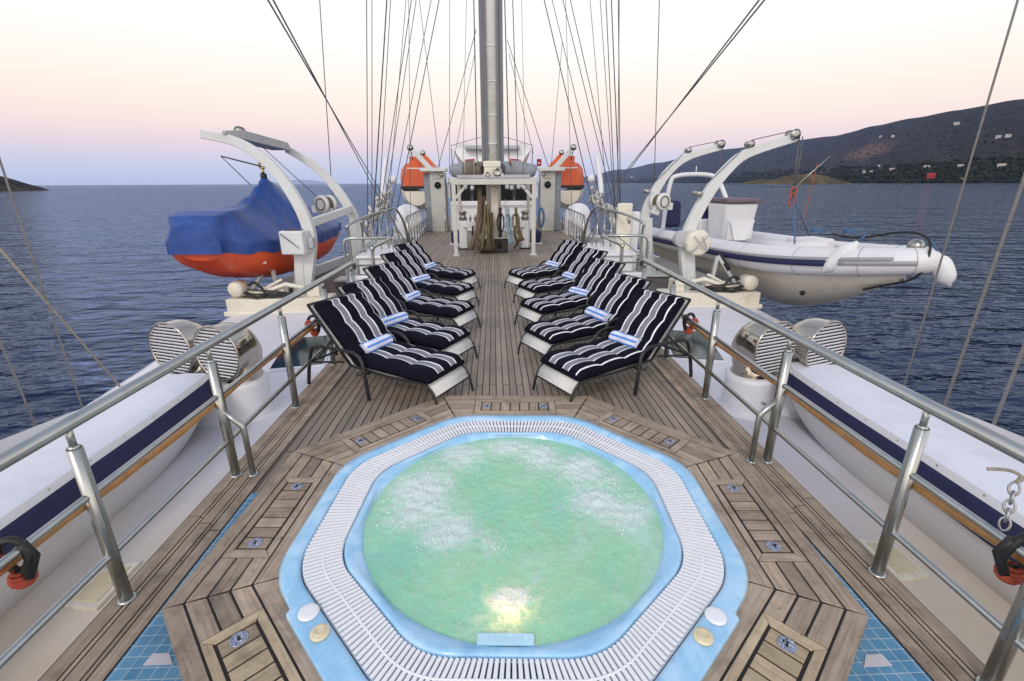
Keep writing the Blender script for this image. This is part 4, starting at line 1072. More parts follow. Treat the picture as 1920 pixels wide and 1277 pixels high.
def davit(name, s, y, path, label, box, px=0):
    t = thing(name, label, 'davit', (s*4.0, y, -.5), 0, 'white boat davits')
    arm(t, [(s*x, y, z) for x, z in path], y, .19, .13, .255, .16)
    m = MB(); m.bar((s*(4.14+px), y-.02, -.55), (s*(4.02+px), y-.02, 1.0), .18, .18, up=(0, 1, 0)); m.bar((s*(4.40+px), y+.25, -.55), (s*(4.10+px), y+.1, .75), .10, .10, up=(0, 1, 0)); m.box((s*(4.25+px), y, -.5), (.75, .6, .06)); m.build('pedestal', DAVITW, t, bev=.012)
    if box == 'square':
        m = MB(); m.box((s*4.02, y-.22, .80), (.48, .32, .46), rz=s*.12); b = m.build('winch_box', DAVITW, t, bev=.03)
        m = MB(); m.bar((s*4.02-.20, y-.395, .98), (s*4.02+.20, y-.39, .64), .012, .016, up=(0, 1, 0)); m.box((s*4.02, y-.21, 1.035), (.3, .2, .02)); m.build('strap', BLACK, b)
        m = MB(); m.box((s*4.02+.29, y-.15, .78), (.12, .22, .20)); m.build('motor', GREYP, t, bev=.02)
    elif box == 'round':
        m = MB(); M = Matrix.Translation((s*4.08, y-.30, .72)) @ Matrix.Rotation(PI/2, 4, 'X')
        m.lathe([(.20, -.12), (.26, -.10), (.27, .04), (.24, .09), (.10, .11), (.0001, .11)], 10, M, smooth=False); b = m.build('winch_box', CREAM, t, bev=.015)
        m = MB(); c = Vector((s*4.08, y-.425, .72)); m.tube(spline([c+Vector((-.16, 0, -.18)), c+Vector((-.02, -.05, 0)), c+Vector((.18, 0, .2))], 5), .014, 6); m.tube(spline([c+Vector((-.13, 0, .15)), c+Vector((.0, -.06, -.01)), c+Vector((.17, 0, -.13)), c+Vector((.02, -.03, .15))], 5), .012, 6); m.build('hose', GREYP, b)
        m = MB(); m.lathe([(.17, -.1), (.17, .1)], 16, Matrix.Translation((s*3.82, y-.12, .78)) @ Matrix.Rotation(PI/2, 4, 'X')); m.build('motor', GREYP, t, bev=.02)
    else:
        m = MB(); M = Matrix.Translation((s*4.22, y-.22, 1.42)) @ Matrix.Rotation(PI/2, 4, 'X') @ Matrix.Rotation(s*R(25), 4, 'Y')
        m.lathe([(.0001, .17), (.17, .17), (.22, .16), (.22, .10), (.15, .09), (.15, -.09), (.22, -.10), (.22, -.16), (.0001, -.16)], 24, M); b = m.build('winch_drum', DAVITW, t)
        m = MB()
        for i in range(6): m.tube([M @ Vector((.165*math.cos(a), .165*math.sin(a), -.07+.028*i)) for a in [2*PI*k/20 for k in range(20)]], .016, 6, closed=True)
        m.tube([M @ Vector((.135*math.cos(a), .135*math.sin(a), .176)) for a in [2*PI*k/20 for k in range(20)]], .016, 6, closed=True)
        m.build('coiled_wire', ROPEBR, b)
        m = MB(); m.bar((s*4.1, y-.2, 1.1), (s*4.2, y-.2, 1.4), .2, .2, up=(0, 1, 0)); m.box((s*4.45, y-.15, 1.30), (.22, .25, .18)); m.build('winch_bracket', DAVITW, t, bev=.02)
    # sheaves and the wire along the top of the right hand arms
    if s > 0:
        tip = Vector((s*path[-1][0], y, path[-1][1])); mid = Vector((s*path[-2][0], y, path[-2][1]+.16)); low = Vector((s*path[-4][0]+s*-.2, y, path[-4][1]+.05))
        for q, r, w in ((tip+Vector((-s*.06, 0, .05)), .10, .22), (mid, .065, .18), (low, .055, .30)):
            m = MB(); sheave(m, q, r, w); m.build('sheave', STEELD, t)
        m = MB(); m.tube([low+Vector((0, -.1, .05)), mid+Vector((0, -.08, .07)), tip+Vector((0, -.06, .14))], .009, 6); m.build('wire', WIRE, t)
    return t
PL = [(4.02, -.1), (3.88, .45), (3.80, .95), (3.94, 1.52), (4.32, 2.20), (4.88, 2.64), (5.55, 2.80)]
PR = [(4.10, -.1), (3.98, .45), (4.0, .95), (4.28, 1.62), (4.62, 2.12), (5.02, 2.44), (5.92, 2.72)]
davit('boat_davit', -1, 9.8, PL, 'white curved davit nearest the camera on the left, in front of the blue covered boat', 'square')
PL2 = [(3.72, -.1), (3.60, .45), (3.60, 1.0), (3.88, 1.62), (4.30, 2.18), (4.70, 2.5), (5.06, 2.70)]
dL2 = davit('boat_davit', -1, 12.4, PL2, 'white curved davit with round winch drum, far one on the left', 'drum', -.38)
davit('boat_davit', 1, 9.8, PR, 'tall white curved davit near on the right with cream winch box', 'round')
davit('boat_davit', 1, 12.6, [(4.1, -.1), (3.95, .45), (3.94, 1.1), (4.12, 1.62), (4.44, 2.14), (4.9, 2.5), (5.76, 2.75)], 'white curved davit with brown winch drum, far one on the right', 'drum')
def spanbeam():
    t = thing('davit_beam', 'grey flat beam joining the tops of the two left davits', 'beam', (-5.1, 11, 2.7))
    m = MB(); a = Vector((-5.08, 9.7, 2.82)); b = Vector((-5.06, 12.5, 2.72))
    m.loft([[a.lerp(b, k)+Vector((dx*w, 0, dz*h)) for dx, dz in ((-1, -1), (1, -1), (1, 1), (-1, 1))] for k, w, h in ((0, .03, .03), (.14, .20, .085), (.84, .20, .085), (1, .06, .03))], smooth=False); m.build('beam', GREYP, t, bev=.01)
    m = MB(); m.bar((-3.86, 9.85, 1.12), (-3.66, 12.35, 1.30), .12, .16); m.build('lower_beam', DAVITW, t, bev=.01)
    m = MB(); p = Vector((-5.42, 11.0, 2.95)); sheave(m, p, .11, .10); m.bar(p+Vector((.32, 0, -.2)), p+Vector((0, 0, .05)), .16, .06); m.build('sheave', STEELD, t)
    m = MB(); m.tube([p+Vector((-.08, 0, -.0)), (-5.36, 11.6, 2.35)], .010, 6); m.tube([p+Vector((.05, 0, .08)), (-4.3, 12.15, 1.5)], .009, 6); m.build('fall_wire', WIRE, t)
spanbeam()

def covered_boat():
    t = thing('covered_rescue_boat', 'orange rescue boat under a blue tarpaulin hanging from the left davits', 'boat', (-5.5, 11.5, 0))
    ST = [(8.75, .42, .86, .58), (9.05, .76, .82, .34), (9.7, .94, .77, .08), (10.6, 1.02, .72, -.10), (11.8, 1.04, .70, -.15), (13.0, .98, .72, -.10), (14.0, .78, .77, .10), (14.6, .42, .82, .34), (14.9, .10, .88, .6)]
    cx = lambda y: -5.36+.02*(y-11)
    def hring(y, w, zg, zk):
        r = []
        for k in range(15):
            an = PI*k/14; c = -math.copysign(abs(math.cos(an))**.8, math.cos(an)); sz = abs(math.sin(an))**.9
            r.append((cx(y)+w*c, y, zg+(zk-zg)*sz))
        return r
    m = MB(); m.loft([hring(*q)[::-1] for q in ST], closed=False, caps=False)
    f = hring(*ST[0]); m.add(f, [tuple(range(15))]); m.build('hull', ORANGE, t)
    m = MB()                                       # grab line and white mark
    for s in (1, -1):
        for a, b in ((9.2, 10.3), (10.3, 11.4), (11.4, 12.5), (12.5, 13.6)):
            def P(y): 
                e = [(q[0], q[1], q[2], q[3]) for q in ST]; w, zg, zk = interp(e, y); return Vector((cx(y)+s*(w*.985+.015), y, zg-.12))
            pts = sag(P(a), P(b), .16); m.tube([p+Vector((-s*.05*math.sin(PI*i/10), 0, 0)) for i, p in enumerate(pts)], .009, 6)
        for y in (9.9, 11.0):
            w, zg, zk = interp(ST, y); m.tube([(cx(y)+s*(w+.012), y, zg-.0), (cx(y)+s*(w*.93+.015), y+.05, zg-.32)], .012, 6)
    m.build('grab_line', ROPEB, t)
    m = MB(); m.box((cx(9.6)+.66, 9.42, .42), (.26, .03, .045), rz=.62); m.build('reflective_mark', WHITE, t)
    RD = [(8.62, 1.22, .30), (8.8, 1.38, .46), (9.2, 1.44, .50), (9.9, 1.45, .30), (10.4, 1.50, .14), (10.9, 1.66, .07), (11.3, 1.88, .045), (11.6, 2.06, .035), (11.8, 1.97, .05), (12.3, 1.70, .09), (13.0, 1.44, .14), (14.0, 1.24, .16), (14.7, 1.12, .10), (14.95, 1.06, .05)]
    rings = []
    for i in range(91):
        y = 8.62+6.33*i/90; rz, rw = interp(RD, y); w, zg, zk = interp(ST, y); w = w+.035; r = []
        for k in range(41):
            q = -1+2*k/40; aq = abs(q); sgn = 1 if q > 0 else -1
            if aq > .80:
                f = (aq-.80)/.20; x = sgn*w*(1.0-.02*f)+sgn*.012*math.sin(y*17)*f; z = zg+.06-.22*f+.018*math.sin(y*11)*f
            elif aq < .14: x = sgn*rw*aq/.14; z = rz-.01*(aq/.14)
            else:
                f = (aq-.14)/.66; x = sgn*(rw+(w-rw)*f); z = rz+(zg+.06-rz)*f
                z -= .08*math.sin(PI*f)*(.35+.65*min(1, max(0, (rz-1.45)/.4)))
                th_ = math.atan2((y-11.6), sgn*f*.9); z += .028*math.sin(th_*13+sgn)*math.sin(PI*f)*math.exp(-((y-11.6)/2.2)**2)
                z += .008*math.sin(PI*f)*noise.noise(Vector((y*2.3, q*3.1, 4)))
            r.append((cx(y)+x, y, z))
        rings.append(r)
    m = MB(); m.loft(rings, closed=False, caps=False)
    e = [rings[0][k] for k in range(41)]; m.add(e, [tuple(range(41))[::-1]], 0)
    m.build('tarpaulin', COVERB, t)
    p = Vector((cx(11.6), 11.6, 2.06)); m = MB(); m.tube([p-Vector((0, 0, .06)), p+Vector((0, 0, .07))], .07, 10); m.build('collar', BLACK, t)
    m = MB(); m.tube([p+Vector((0, 0, .05)), p+Vector((0, 0, .18))], .035, 8); m.tube([p+Vector((.055*math.cos(a), 0, .26+.085*math.sin(a))) for a in [2*PI*k/14 for k in range(14)]], .028, 8, closed=True); m.build('lifting_hook', BRASS, t)
    m = MB(); m.tube([p+Vector((0, -.02, .22)), p+Vector((-.62, -.5, .42))], .016, 8); m.tube([p+Vector((-.62, -.5, .42)), p+Vector((-.28, -.1, -.18))], .010, 6); m.build('tag_pole', WIRED, t)
covered_boat()

def rib():
    Ax = Vector((5.62, 14.6, .22)); Bx = Vector((6.62, 7.10, .40)); D = Bx-Ax; Ln = D.length
    ang = math.atan2(-D.x, D.y)
    t = thing('inflatable_boat', 'white rigid inflatable boat with navy stripe hanging from the right davits', 'boat', (Ax.x, Ax.y, 0))
    def W(x, y, z): 
        """x across (port negative), y 0 stern to Ln bow"""
        return Vector((Ax.x+x*math.cos(ang)-y*math.sin(ang), Ax.y+x*math.sin(ang)+y*math.cos(ang), z))
    def sheer(y): k = y/Ln; return .34+.10*k+.26*max(0, (k-.55)/.45)**2
    half = [( .98, -.35), (.99, 0), (1.0, 1.5), (1.02, 3.5), (1.0, 5.0), (.90, 6.2), (.66, 7.2), (.34, 7.85), (0, 8.12)]
    half = [(a, b*Ln/8.12) for a, b in half]
    pt = [W(-x, y, sheer(max(0, y))) for x, y in half]; sb = [W(x, y, sheer(max(0, y))) for x, y in half[-2::-1]]
    P = spline(pt+sb, 6); n = len(P); rr = []
    for i in range(n):
        k = min(i, n-1-i)/6; rr.append(.05+.21*min(1, k*.9) if k < 1.2 else .265-.02*max(0, k-5))
    m = MB(); m.tube(P, rr, 18); m.build('inflatable_tube', RIBW, t)
    for i in range(8, n-8, 7):
        tg = (P[i+1]-P[i-1]).normalized(); u = Vector((0, 0, 1)); u = (u-tg*u.dot(tg)).normalized(); w_ = tg.cross(u); m = MB()
        m.tube([P[i]+(u*math.cos(a)+w_*math.sin(a))*(rr[i]+.001) for a in [2*PI*k/28 for k in range(28)]], .0055, 5, closed=True); m.build('tube_seam', RIBGREY, t)
    # rubbing strakes on the outer face of the tube
    def strake(dz, off, w, i0, i1, mat, name, thick=.022):
        for sgn, (a, b) in ((-1, (i0, i1)), (1, (n-1-i1, n-1-i0))):
            m = MB(); rings = []
            for i in range(a, b+1):
                tg = (P[min(i+1, n-1)]-P[max(i-1, 0)]); tg.z = 0; tg.normalize(); o = Vector((tg.y, -tg.x, 0))
                cc = P[len(P)//2]; mid = W(0, Ln*.5, 0)
                if o.dot(P[i]-mid) < 0: o = -o
                r_ = rr[i]; an = math.asin(max(-.95, min(.95, dz/r_))); c = P[i]+o*r_*math.cos(an)+Vector((0, 0, dz))
                u = o*math.cos(an)+Vector((0, 0, math.sin(an))); v = Vector((0, 0, math.cos(an)))-o*math.sin(an)
                rings.append([c-u*.01-v*w, c+u*thick-v*w*.8, c+u*thick+v*w*.8, c-u*.01+v*w])
            m.loft(rings); m.build(name, mat, t)
    strake(-.01, 0, .055, 5, 36, NAVY, 'navy_strake', .03); strake(.07, 0, .032, 5, n//2-5, RIBGREY, 'grey_strake', .016); strake(-.0, 0, .035, 37, n//2-2, RIBGREY, 'grey_strake')
    # hull below
    rings = []
    for i in range(22):
        k = i/21; y = .15+(Ln-.35)*k; w = .93*(1-max(0, (k-.55)/.45)**2.2*.93)
        zt = sheer(y)-.14; rise = max(0, (k-.62)/.38)**1.9
        zk = zt-.98+ .86*rise+.10*(1-k)
        chz = zt-.30+.1*rise
        rings.append([W(a*w, y, z) for a, z in ((-1, zt), (-.97, zt-.10), (-.88, chz), (-.5, chz+(zk-chz)*.55), (0, zk), (.5, chz+(zk-chz)*.55), (.88, chz), (.97, zt-.10), (1, zt))])
    m = MB(); m.loft([r[::-1] for r in rings], closed=False, caps=False); m.add(rings[0], [tuple(range(9))]); m.build('hull', RIBHULL, t)
    m = MB(); m.lathe([(.05, 0), (.05, .02), (.0001, .02)], 12, Matrix.Translation(W(.62, Ln*.80, sheer(Ln*.8)-.62)) @ Matrix.Rotation(PI/2, 4, 'X') @ Matrix.Rotation(-.6, 4, 'Y')); m.build('drain_fitting', BLACK, t)
    # floor and inner fittings
    m = MB(); rings = []
    for k in (0, .3, .6, .85): 
        w = .85*(1-max(0, k-.5)*1.1); y = .3+(Ln-1)*k; rings.append([W(-w, y, sheer(y)-.08), W(w, y, sheer(y)-.08)])
    m.loft(rings, closed=False, caps=False); m.build('floor', RIBGREY, t)
    def block(name, x0, x1, y0, y1, z0, z1, mat, top=1., bev=.04, parent=t, fwd=0):
        m = MB(); cx_ = (x0+x1)/2; cy_ = (y0+y1)/2
        vs = [W(x, y, z0) for x, y in ((x0, y0), (x1, y0), (x1, y1), (x0, y1))]+[W(cx_+(x-cx_)*top, cy_+(y-cy_)*top+fwd, z1) for x, y in ((x0, y0), (x1, y0), (x1, y1), (x0, y1))]
        m.add(vs, [(3, 2, 1, 0), (4, 5, 6, 7), (0, 1, 5, 4), (1, 2, 6, 5), (2, 3, 7, 6), (3, 0, 4, 7)]); return m.build(name, mat, parent, bev=bev, seg=3)
    cs = block('console', -.36, .36, 2.25, 2.95, .45, 1.40, WHITE, 1.22, .07)
    block('front_panel', -.34, .34, 2.96, 3.06, .52, 1.0, WHITE, 1.0, .02, cs)
    m = MB(); m.add([W(-.34, 3.09, 1.0), W(.34, 3.09, 1.0), W(0.16, 3.09, .52), W(-.16, 3.09, .52)], [(0, 1, 2, 3)]); m.build('door_panel', GRATE, cs)
    block('cushion', -.47, .47, 2.1, 3.1, 1.41, 1.51, PURPLE, 1.0, .03, cs)
    block('seat_base', -.40, .40, 1.2, 1.9, .45, .95, WHITE, 1.0, .05)
    block('seat_back', -.40, .40, 1.5, 1.75, .8, 1.45, NAVY, .95, .07)
    block('bow_locker', -.34, .34, 5.0, 5.6, .55, .82, RIBW, .95, .05)
    m = MB(); m.tube([W(.62, 4.3, .62), W(.60, 5.4, .66), W(.45, 6.3, .78)], .10, 8); m.tube([W(-.55, 4.6, .62), W(-.5, 5.6, .68)], .07, 8); m.build('inner_roll', RIBW, t)
    eg = block('outboard_motor', -.24, .24, -.75, -.2, .55, 1.35, NAVY, .8, .09)
    # white roll bar
    m = MB(); pts = spline([W(.80, .6, .5), W(.78, .62, 1.2), W(.72, .66, 1.9), W(.56, .7, 2.06), W(0, .7, 2.1), W(-.52, .7, 2.06), W(-.70, .8, 1.9), W(-.78, 1.4, 1.1), W(-.80, 1.7, .55)], 6); m.tube(pts, .062, 10); m.tube([W(0, .7, 2.12), W(0, .7, 2.32)], .014, 6); m.build('roll_bar', WHITE, t)
    # bow gear
    m = MB(); b = W(0, Ln-.12, sheer(Ln)+.22); m.ball(b, .12, 12, 8, 0, (1, 1, .9)); m.build('bow_fitting', STEELD, t)
    m = MB(); m.tube(spline([W(.45, Ln-1.3, 1.0), W(.30, Ln-.9, .97), W(.10, Ln-.3, 1.12), W(0, Ln+.02, 1.06), W(.06, Ln+.16, .80), W(.08, Ln+.06, .45), W(.2, Ln-.4, .22), W(.15, Ln-.7, .10)], 6), .019, 8); m.build('mooring_line', BLACK, t)
    for q, nm in ((W(.35, Ln-1.75, 1.0), 'rope_bundle'), (W(.28, Ln-1.1, 1.04), 'rope_bundle')):
        m = MB()
        for i in range(4): m.tube([q+Vector((.09*math.cos(a), .08*math.sin(a), .018*i+.015*math.sin(a*2+i))) for a in [2*PI*k/14 for k in range(14)]], .015, 6, closed=True)
        m.build(nm, ROPEBL, t)
    return W, sheer, Ln
RW, rsheer, RLn = rib()
def fender(p, d, ln, label):
    t = thing('boat_fender', label, 'fender', p, 0, 'white fenders on the inflatable boat'); p = Vector(p); d = Vector(d).normalized()
    M = Matrix.Translation(p) @ d.to_track_quat('Z', 'Y').to_matrix().to_4x4()
    m = MB(); m.lathe([(.03, -.06), (.045, -.02), (.06, 0), (.11, .05), (.135, .12), (.14, ln*.5), (.135, ln-.12), (.10, ln-.04), (.05, ln), (.03, ln+.05), (.0001, ln+.05)], 20, M); m.build('body', FENDER, t)
    m = MB(); m.tube([p-d*.05, p-d*.18, p-d*.2+Vector((.1, .2, .06))], .014, 6); m.build('lanyard', ROPEBL, t)
fender(RW(.62, RLn-.62, .90), RW(.86, RLn-.86, .44)-RW(.62, RLn-.62, .90), .58, 'white sausage fender lying slanted over the near tube of the inflatable boat')
fender(RW(-.20, RLn+.10, .78), RW(-.42, RLn+.26, .25)-RW(-.20, RLn+.1, .78), .46, 'white fender hanging under the bow tip of the inflatable boat')
def sling():
    a = Vector((6.0, 9.8, 2.74)); h = Vector((6.05, 9.75, 1.62)); t = thing('lifting_sling', 'wire and blue rope sling carrying the front of the inflatable boat', 'sling', h)
    m = MB(); m.tube([a, h], .016, 6); m.tube([a+Vector((.07, 0, 0)), h+Vector((.04, 0, 0))], .012, 6); m.build('fall_wire', WIRED, t)
    m = MB(); m.tube([h, RW(-.86, 4.35, .66)], .015, 6); m.tube([h, RW(.72, 5.75, .78)], .015, 6); m.tube(sag(h+Vector((0, 0, .18)), (5.95, 12.5, 1.86), .03), .012, 6); m.build('sling_rope', ROPEBL, t)
    m = MB()
    for i in range(3): m.tube([h+Vector((.055*math.cos(b), 0, .07*math.sin(b)+.10-.12*i)) for b in [2*PI*k/14 for k in range(14)]], .018, 6, closed=True)
    m.tube(sag(h+Vector((.45, .1, .62)), h+Vector((.38, .1, -.55)), .0), .008, 6); m.build('orange_shackle', ROPER, t)
    m = MB(); m.tube([h+Vector((-.05, 0, .1)), h+Vector((.55, -.1, .75))], .012, 6); m.build('pin', STEELD, t)
    a = Vector((5.80, 12.6, 2.72)); h = Vector((5.72, 12.6, 1.82)); t = thing('lifting_sling', 'wire and rope sling at the stern of the inflatable boat', 'sling', h)
    m = MB(); m.tube([a, h], .014, 6); m.build('fall_wire', WIRED, t)
    m = MB(); m.tube([h, RW(-.8, 1.3, .6)], .013, 6); m.tube([h, RW(.8, 1.3, .6)], .013, 6); m.build('sling_rope', ROPEBL, t)
    m = MB(); m.tube([h+Vector((.05*math.cos(b), 0, .09*math.sin(b)+.05)) for b in [2*PI*k/14 for k in range(14)]], .02, 6, closed=True); m.build('orange_shackle', ROPER, t)
sling()

# ---------------------------------------------------------------- davit platforms on the sides
def platform(s):
    side = 'left' if s < 0 else 'right'
    t = thing('davit_platform', 'cream machinery platform with hydraulic hoses at the foot of the %s davits' % side, 'platform', (s*4.4, 9.5, -.5))
    m = MB(); m.box((s*4.35, 9.35, -.42), (2.0, .5, .36)); m.box((s*4.35, 9.10, -.53), (2.1, .1, .10)); m.build('plinth', CREAM, t, bev=.02)
    m = MB(); M = Matrix.Translation((s*5.15, 9.3, -.06)) @ Matrix.Rotation(PI/2, 4, 'X'); m.lathe([(.0001, .16), (.13, .16), (.15, .13), (.15, -.13), (.0001, -.15)], 20, M); m.build('pump_drum', CREAM, t)
    m = MB()
    for i in range(4):
        z = -.20+.05*i; pts = [(s*(5.05-.05*i), 9.2-.02*i, z), (s*4.75, 9.12, z-.05*math.sin(i)), (s*4.3, 9.15, -.2+.03*i), (s*3.9, 9.2, -.18)]
        m.tube(spline(pts, 5), .016, 6)
    m.tube(spline([(s*4.9, 9.2, .02), (s*4.7, 9.1, .08), (s*4.55, 9.08, -.12), (s*4.75, 9.08, -.2), (s*4.95, 9.1, -.1)], 6), .026, 7); m.build('hydraulic_hose', BLACK, t)
    m = MB(); m.tube([(s*5.2, 9.25, -.18), (s*4.6, 9.2, -.12), (s*4.2, 9.25, .02), (s*3.7, 9.3, -.1)], .045, 8); m.tube([(s*4.9, 9.3, -.2), (s*4.3, 9.35, .1)], .03, 8); m.box((s*4.5, 9.35, -.14), (.5, .22, .16)); m.box((s*3.7, 9.4, -.12), (.25, .25, .24)); m.build('pipes', CREAM, t, bev=.01)
    t = thing('boat_cradle', 'pale welded boat cradle bracket leaning outboard on the %s davit platform' % side, 'bracket', (s*5, 10, -.4))
    m = MB(); m.bar((s*5.3, 9.9, -.35), (s*4.75, 9.95, .38), .06, .09, up=(0, 1, 0)); m.bar((s*4.75, 9.95, .38), (s*4.68, 9.95, -.35), .06, .07, up=(0, 1, 0)); m.bar((s*5.3, 9.95, -.32), (s*4.68, 9.95, -.32), .06, .06, up=(0, 1, 0)); m.build('frame', DAVITW, t)
    m = MB(); m.bar((s*5.02, 9.90, .08), (s*4.78, 9.95, .41), .09, .06, up=(0, 1, 0)); m.build('pad', BLACK, t)
platform(-1); platform(1)
# ---------------------------------------------------------------- mast, gantry and deck gear
def mast():
    t = thing('main_mast', 'tall pale mast with grey side tracks standing on a black step', 'mast', (-.06, 13.9, 0))
    x, y = -.06, 13.75
    m = MB(); m.tube([(x, y+.05, .3), (x, y+.05, 19)], .205, 20); m.build('mast_tube', MASTC, t)
    m = MB()
    for s in (-1, 1): m.box((x+s*.235, y+.02, 10.7), (.13, .22, 16.6)); m.box((x+s*.16, y-.16, 10.7), (.05, .06, 16.6))
    m.build('sail_track', MASTG, t, bev=.02)
    m = MB()
    for z in (2.9, 3.6, 4.4, 5.2): m.tube([(x+.215*math.cos(a), y+.05+.215*math.sin(a), z) for a in [2*PI*k/22 for k in range(22)]], .012, 6, closed=True)
    m.build('mast_band', MASTC, t)
    m = MB(); m.box((x+.02, y-.20, 1.12), (.20, .10, 1.5)); m.build('mast_brightening_panel', CREAM, t, bev=.02)  # added cream panel, lightens the lower mast where the gantry tray shades it
    m = MB(); m.box((x-.02, y-.02, .20), (.80, .76, .40)); m.build('mast_step', BLACK, t, bev=.02)
    m = MB(); m.box((x-.02, y-.02, .425), (.92, .86, .045))
    m.build('step_flange', STEELD, t, bev=.008)
    m = MB()
    for i in range(5):
        m.ball((x-.30+.14*i, y-.46, .425), .024, 8, 5)
    m.build('bolts', STEEL, t)
    m = MB(); M = Matrix.Translation((x+.02, y-.17, 1.68)) @ Matrix.Rotation(PI/2, 4, 'X'); m.lathe([(.0001, .0), (.06, .0), (.075, .10), (.12, .10), (.13, -.05)], 20, M); m.build('fairlead', MASTC, t)
    m = MB(); m.lathe([(.0001, .03), (.05, .03), (.075, .02), (.08, 0)], 18, Matrix.Translation((x+.05, y-.20, .86)) @ Matrix.Rotation(PI/2, 4, 'X')); m.build('yellow_badge', simple('yellow_enamel', (.62, .42, .03), .4), t)
    # white winch head on the front
    w = thing('mast_winch', 'cream winch with dark gears bolted to the mast above the gantry beam', 'winch', (x, 13.1, 2.0))
    m = MB(); m.box((x-.03, 13.1, 2.16), (.42, .36, .24)); m.box((x-.03, 13.12, 2.36), (.46, .30, .16)); m.build('housing', CREAM, w, bev=.03)
    for s, r in ((-1, .06), (1, .12)):
        m = MB(); M = Matrix.Translation((x+s*.13-.02, 12.91, 2.15+.03*s)) @ Matrix.Rotation(PI/2, 4, 'X'); m.lathe([(r, 0), (r, .04), (r*.7, .05), (r*.4, .03), (.0001, .03)], 16, M); m.build('gear', STEELD, w)
mast()
def ropes_on_mast():
    t = thing('rope_bundle', 'thick brown ropes hung in long coils on the left of the mast foot', 'ropes', (-.4, 13.4, 0))
    rnd = random.Random(5)
    for k in range(4):
        m = MB(); z1 = 1.78-.22*k
        for i in range(7):
            x0 = -.46+.10*k+rnd.uniform(-.05, .05); pts = []
            for j in range(9):
                q = j/8; spread = (.02+.20*q*q)*(1 if i % 2 else -1)*(.4+.6*rnd.random())
                pts.append((x0-.20*q*q*(1.2 if k < 2 else .2)+spread*.5, 13.33+.05*math.sin(i+q*3)-.03*k, .10+(z1-.10)*(1-q)))
            m.tube(pts, .026, 6)
        m.build('coil', [ROPEBR, simple('rope_tan_%d' % k, ((.21, .165, .095), (.15, .10, .085), (.19, .15, .075), (.09, .075, .045))[k], .9, var=.3, scale=25, bump=.7, bscale=60)][1], t)
    t = thing('rope_bundle', 'dark and pale blue ropes hung on the right of the mast foot', 'ropes', (.3, 13.4, 0))
    for k, (mt, x0, n_) in enumerate(((BLACK, .12, 4), (simple('pale_blue_rope', (.30, .40, .46), .85, var=.3, scale=25), .32, 6), (ROPEBR, .55, 4))):
        m = MB()
        for i in range(n_):
            pts = [(x0+.02*math.sin(i*2)+.10*q*q*k+.03*(i-2)*q, 13.32+.02*i, .15+(1.1-.1*k)*(1-q)+.1*k) for q in [j/8 for j in range(9)]]
            m.tube(pts, .024, 6)
        m.tube([(x0+.09*math.cos(a), 13.25, .85+.26*math.sin(a)) for a in [2*PI*j/18 for j in range(18)]], .02, 6, closed=True)
        m.build('coil', mt, t)
ropes_on_mast()
GANT = simple('gantry_paint', (.54, .54, .50), .45, var=.12, scale=4, stain=(.36, .31, .24))
def gantry():
    t = thing('deck_gantry', 'white square gantry frame standing across the deck in front of the mast', 'gantry', (-.05, 13.0, 0))
    for s in (-1, 1):
        m = MB(); m.box((-.05+s*1.06, 12.95, .98), (.105, .105, 1.96)); m.box((-.05+s*1.06, 12.95, .015), (.2, .2, .03)); m.build('post', GANT, t, bev=.008)
        m = MB(); m.bar((-.05+s*1.02, 12.95, 1.52), (-.05+s*.68, 12.95, 1.90), .07, .07, up=(0, 1, 0)); m.build('diagonal_brace', GANT, t)
        m = MB(); m.box((-.05+s*1.02, 14.4, .98), (.1, .1, 1.96)); m.build('post', GANT, t, bev=.008)
        m = MB(); m.bar((-.05+s*1.03, 12.95, 1.96), (-.05+s*1.03, 14.4, 1.96), .09, .09); m.build('side_beam', GANT, t)
    m = MB(); m.box((-.05, 12.95, 1.93), (2.26, .12, .15)); m.build('cross_beam', GANT, t, bev=.01)
    m = MB(); m.box((-.05, 13.5, 2.02), (2.1, 1.1, .04)); m.box((-.05, 12.92, 2.06), (1.9, .05, .08)); m.build('top_tray', GREYP, t)
    m = MB()
    for i, x in enumerate([-.8, -.62, .3, .42, .6, .75]): m.lathe([(.0001, .06), (.05, .05), (.06, -.02), (.04, -.06), (.0001, -.06)], 10, Matrix.Translation((x, 12.93, 1.80-.02*(i % 2))))
    m.build('hanging_lamp', GREYP, t)
    # furled sails on the tray
    for s, sd in ((-1, 'left'), (1, 'right')):
        g = thing('furled_sail', 'grey and brown canvas rolls strapped on top of the gantry, %s of the mast' % sd, 'sail', (s*.6, 13.3, 2.05))
        for k, (x0, x1, mt, r) in enumerate(((.28, .50, CANVASB if s < 0 else CANVAS, .19), (.50, .74, CANVASB if s < 0 else CANVAS, .225), (.74, 1.12, CANVAS, .21))):
            m = MB(); pts = []; rr = []
            for j in range(8):
                q = j/7; pts.append((s*(x0+(x1-x0)*q)-.06, 13.3+.02*math.sin(q*5+k), 2.24+.015*math.sin(q*7+k)-(.05*q if k == 2 else 0))); rr.append(r*(.93+.07*math.sin(PI*q))*(1 if k < 2 else 1-.22*q))
            m.tube(pts, rr, 16); m.build('canvas_roll', mt, g)
        for x in (.50, .74):
            m = MB(); m.tube([(s*x-.06, 13.3+.235*math.cos(a), 2.245+.235*math.sin(a)) for a in [2*PI*j/20 for j in range(20)]], .014, 6, closed=True); m.build('strap', ROPEB, g)
gantry()
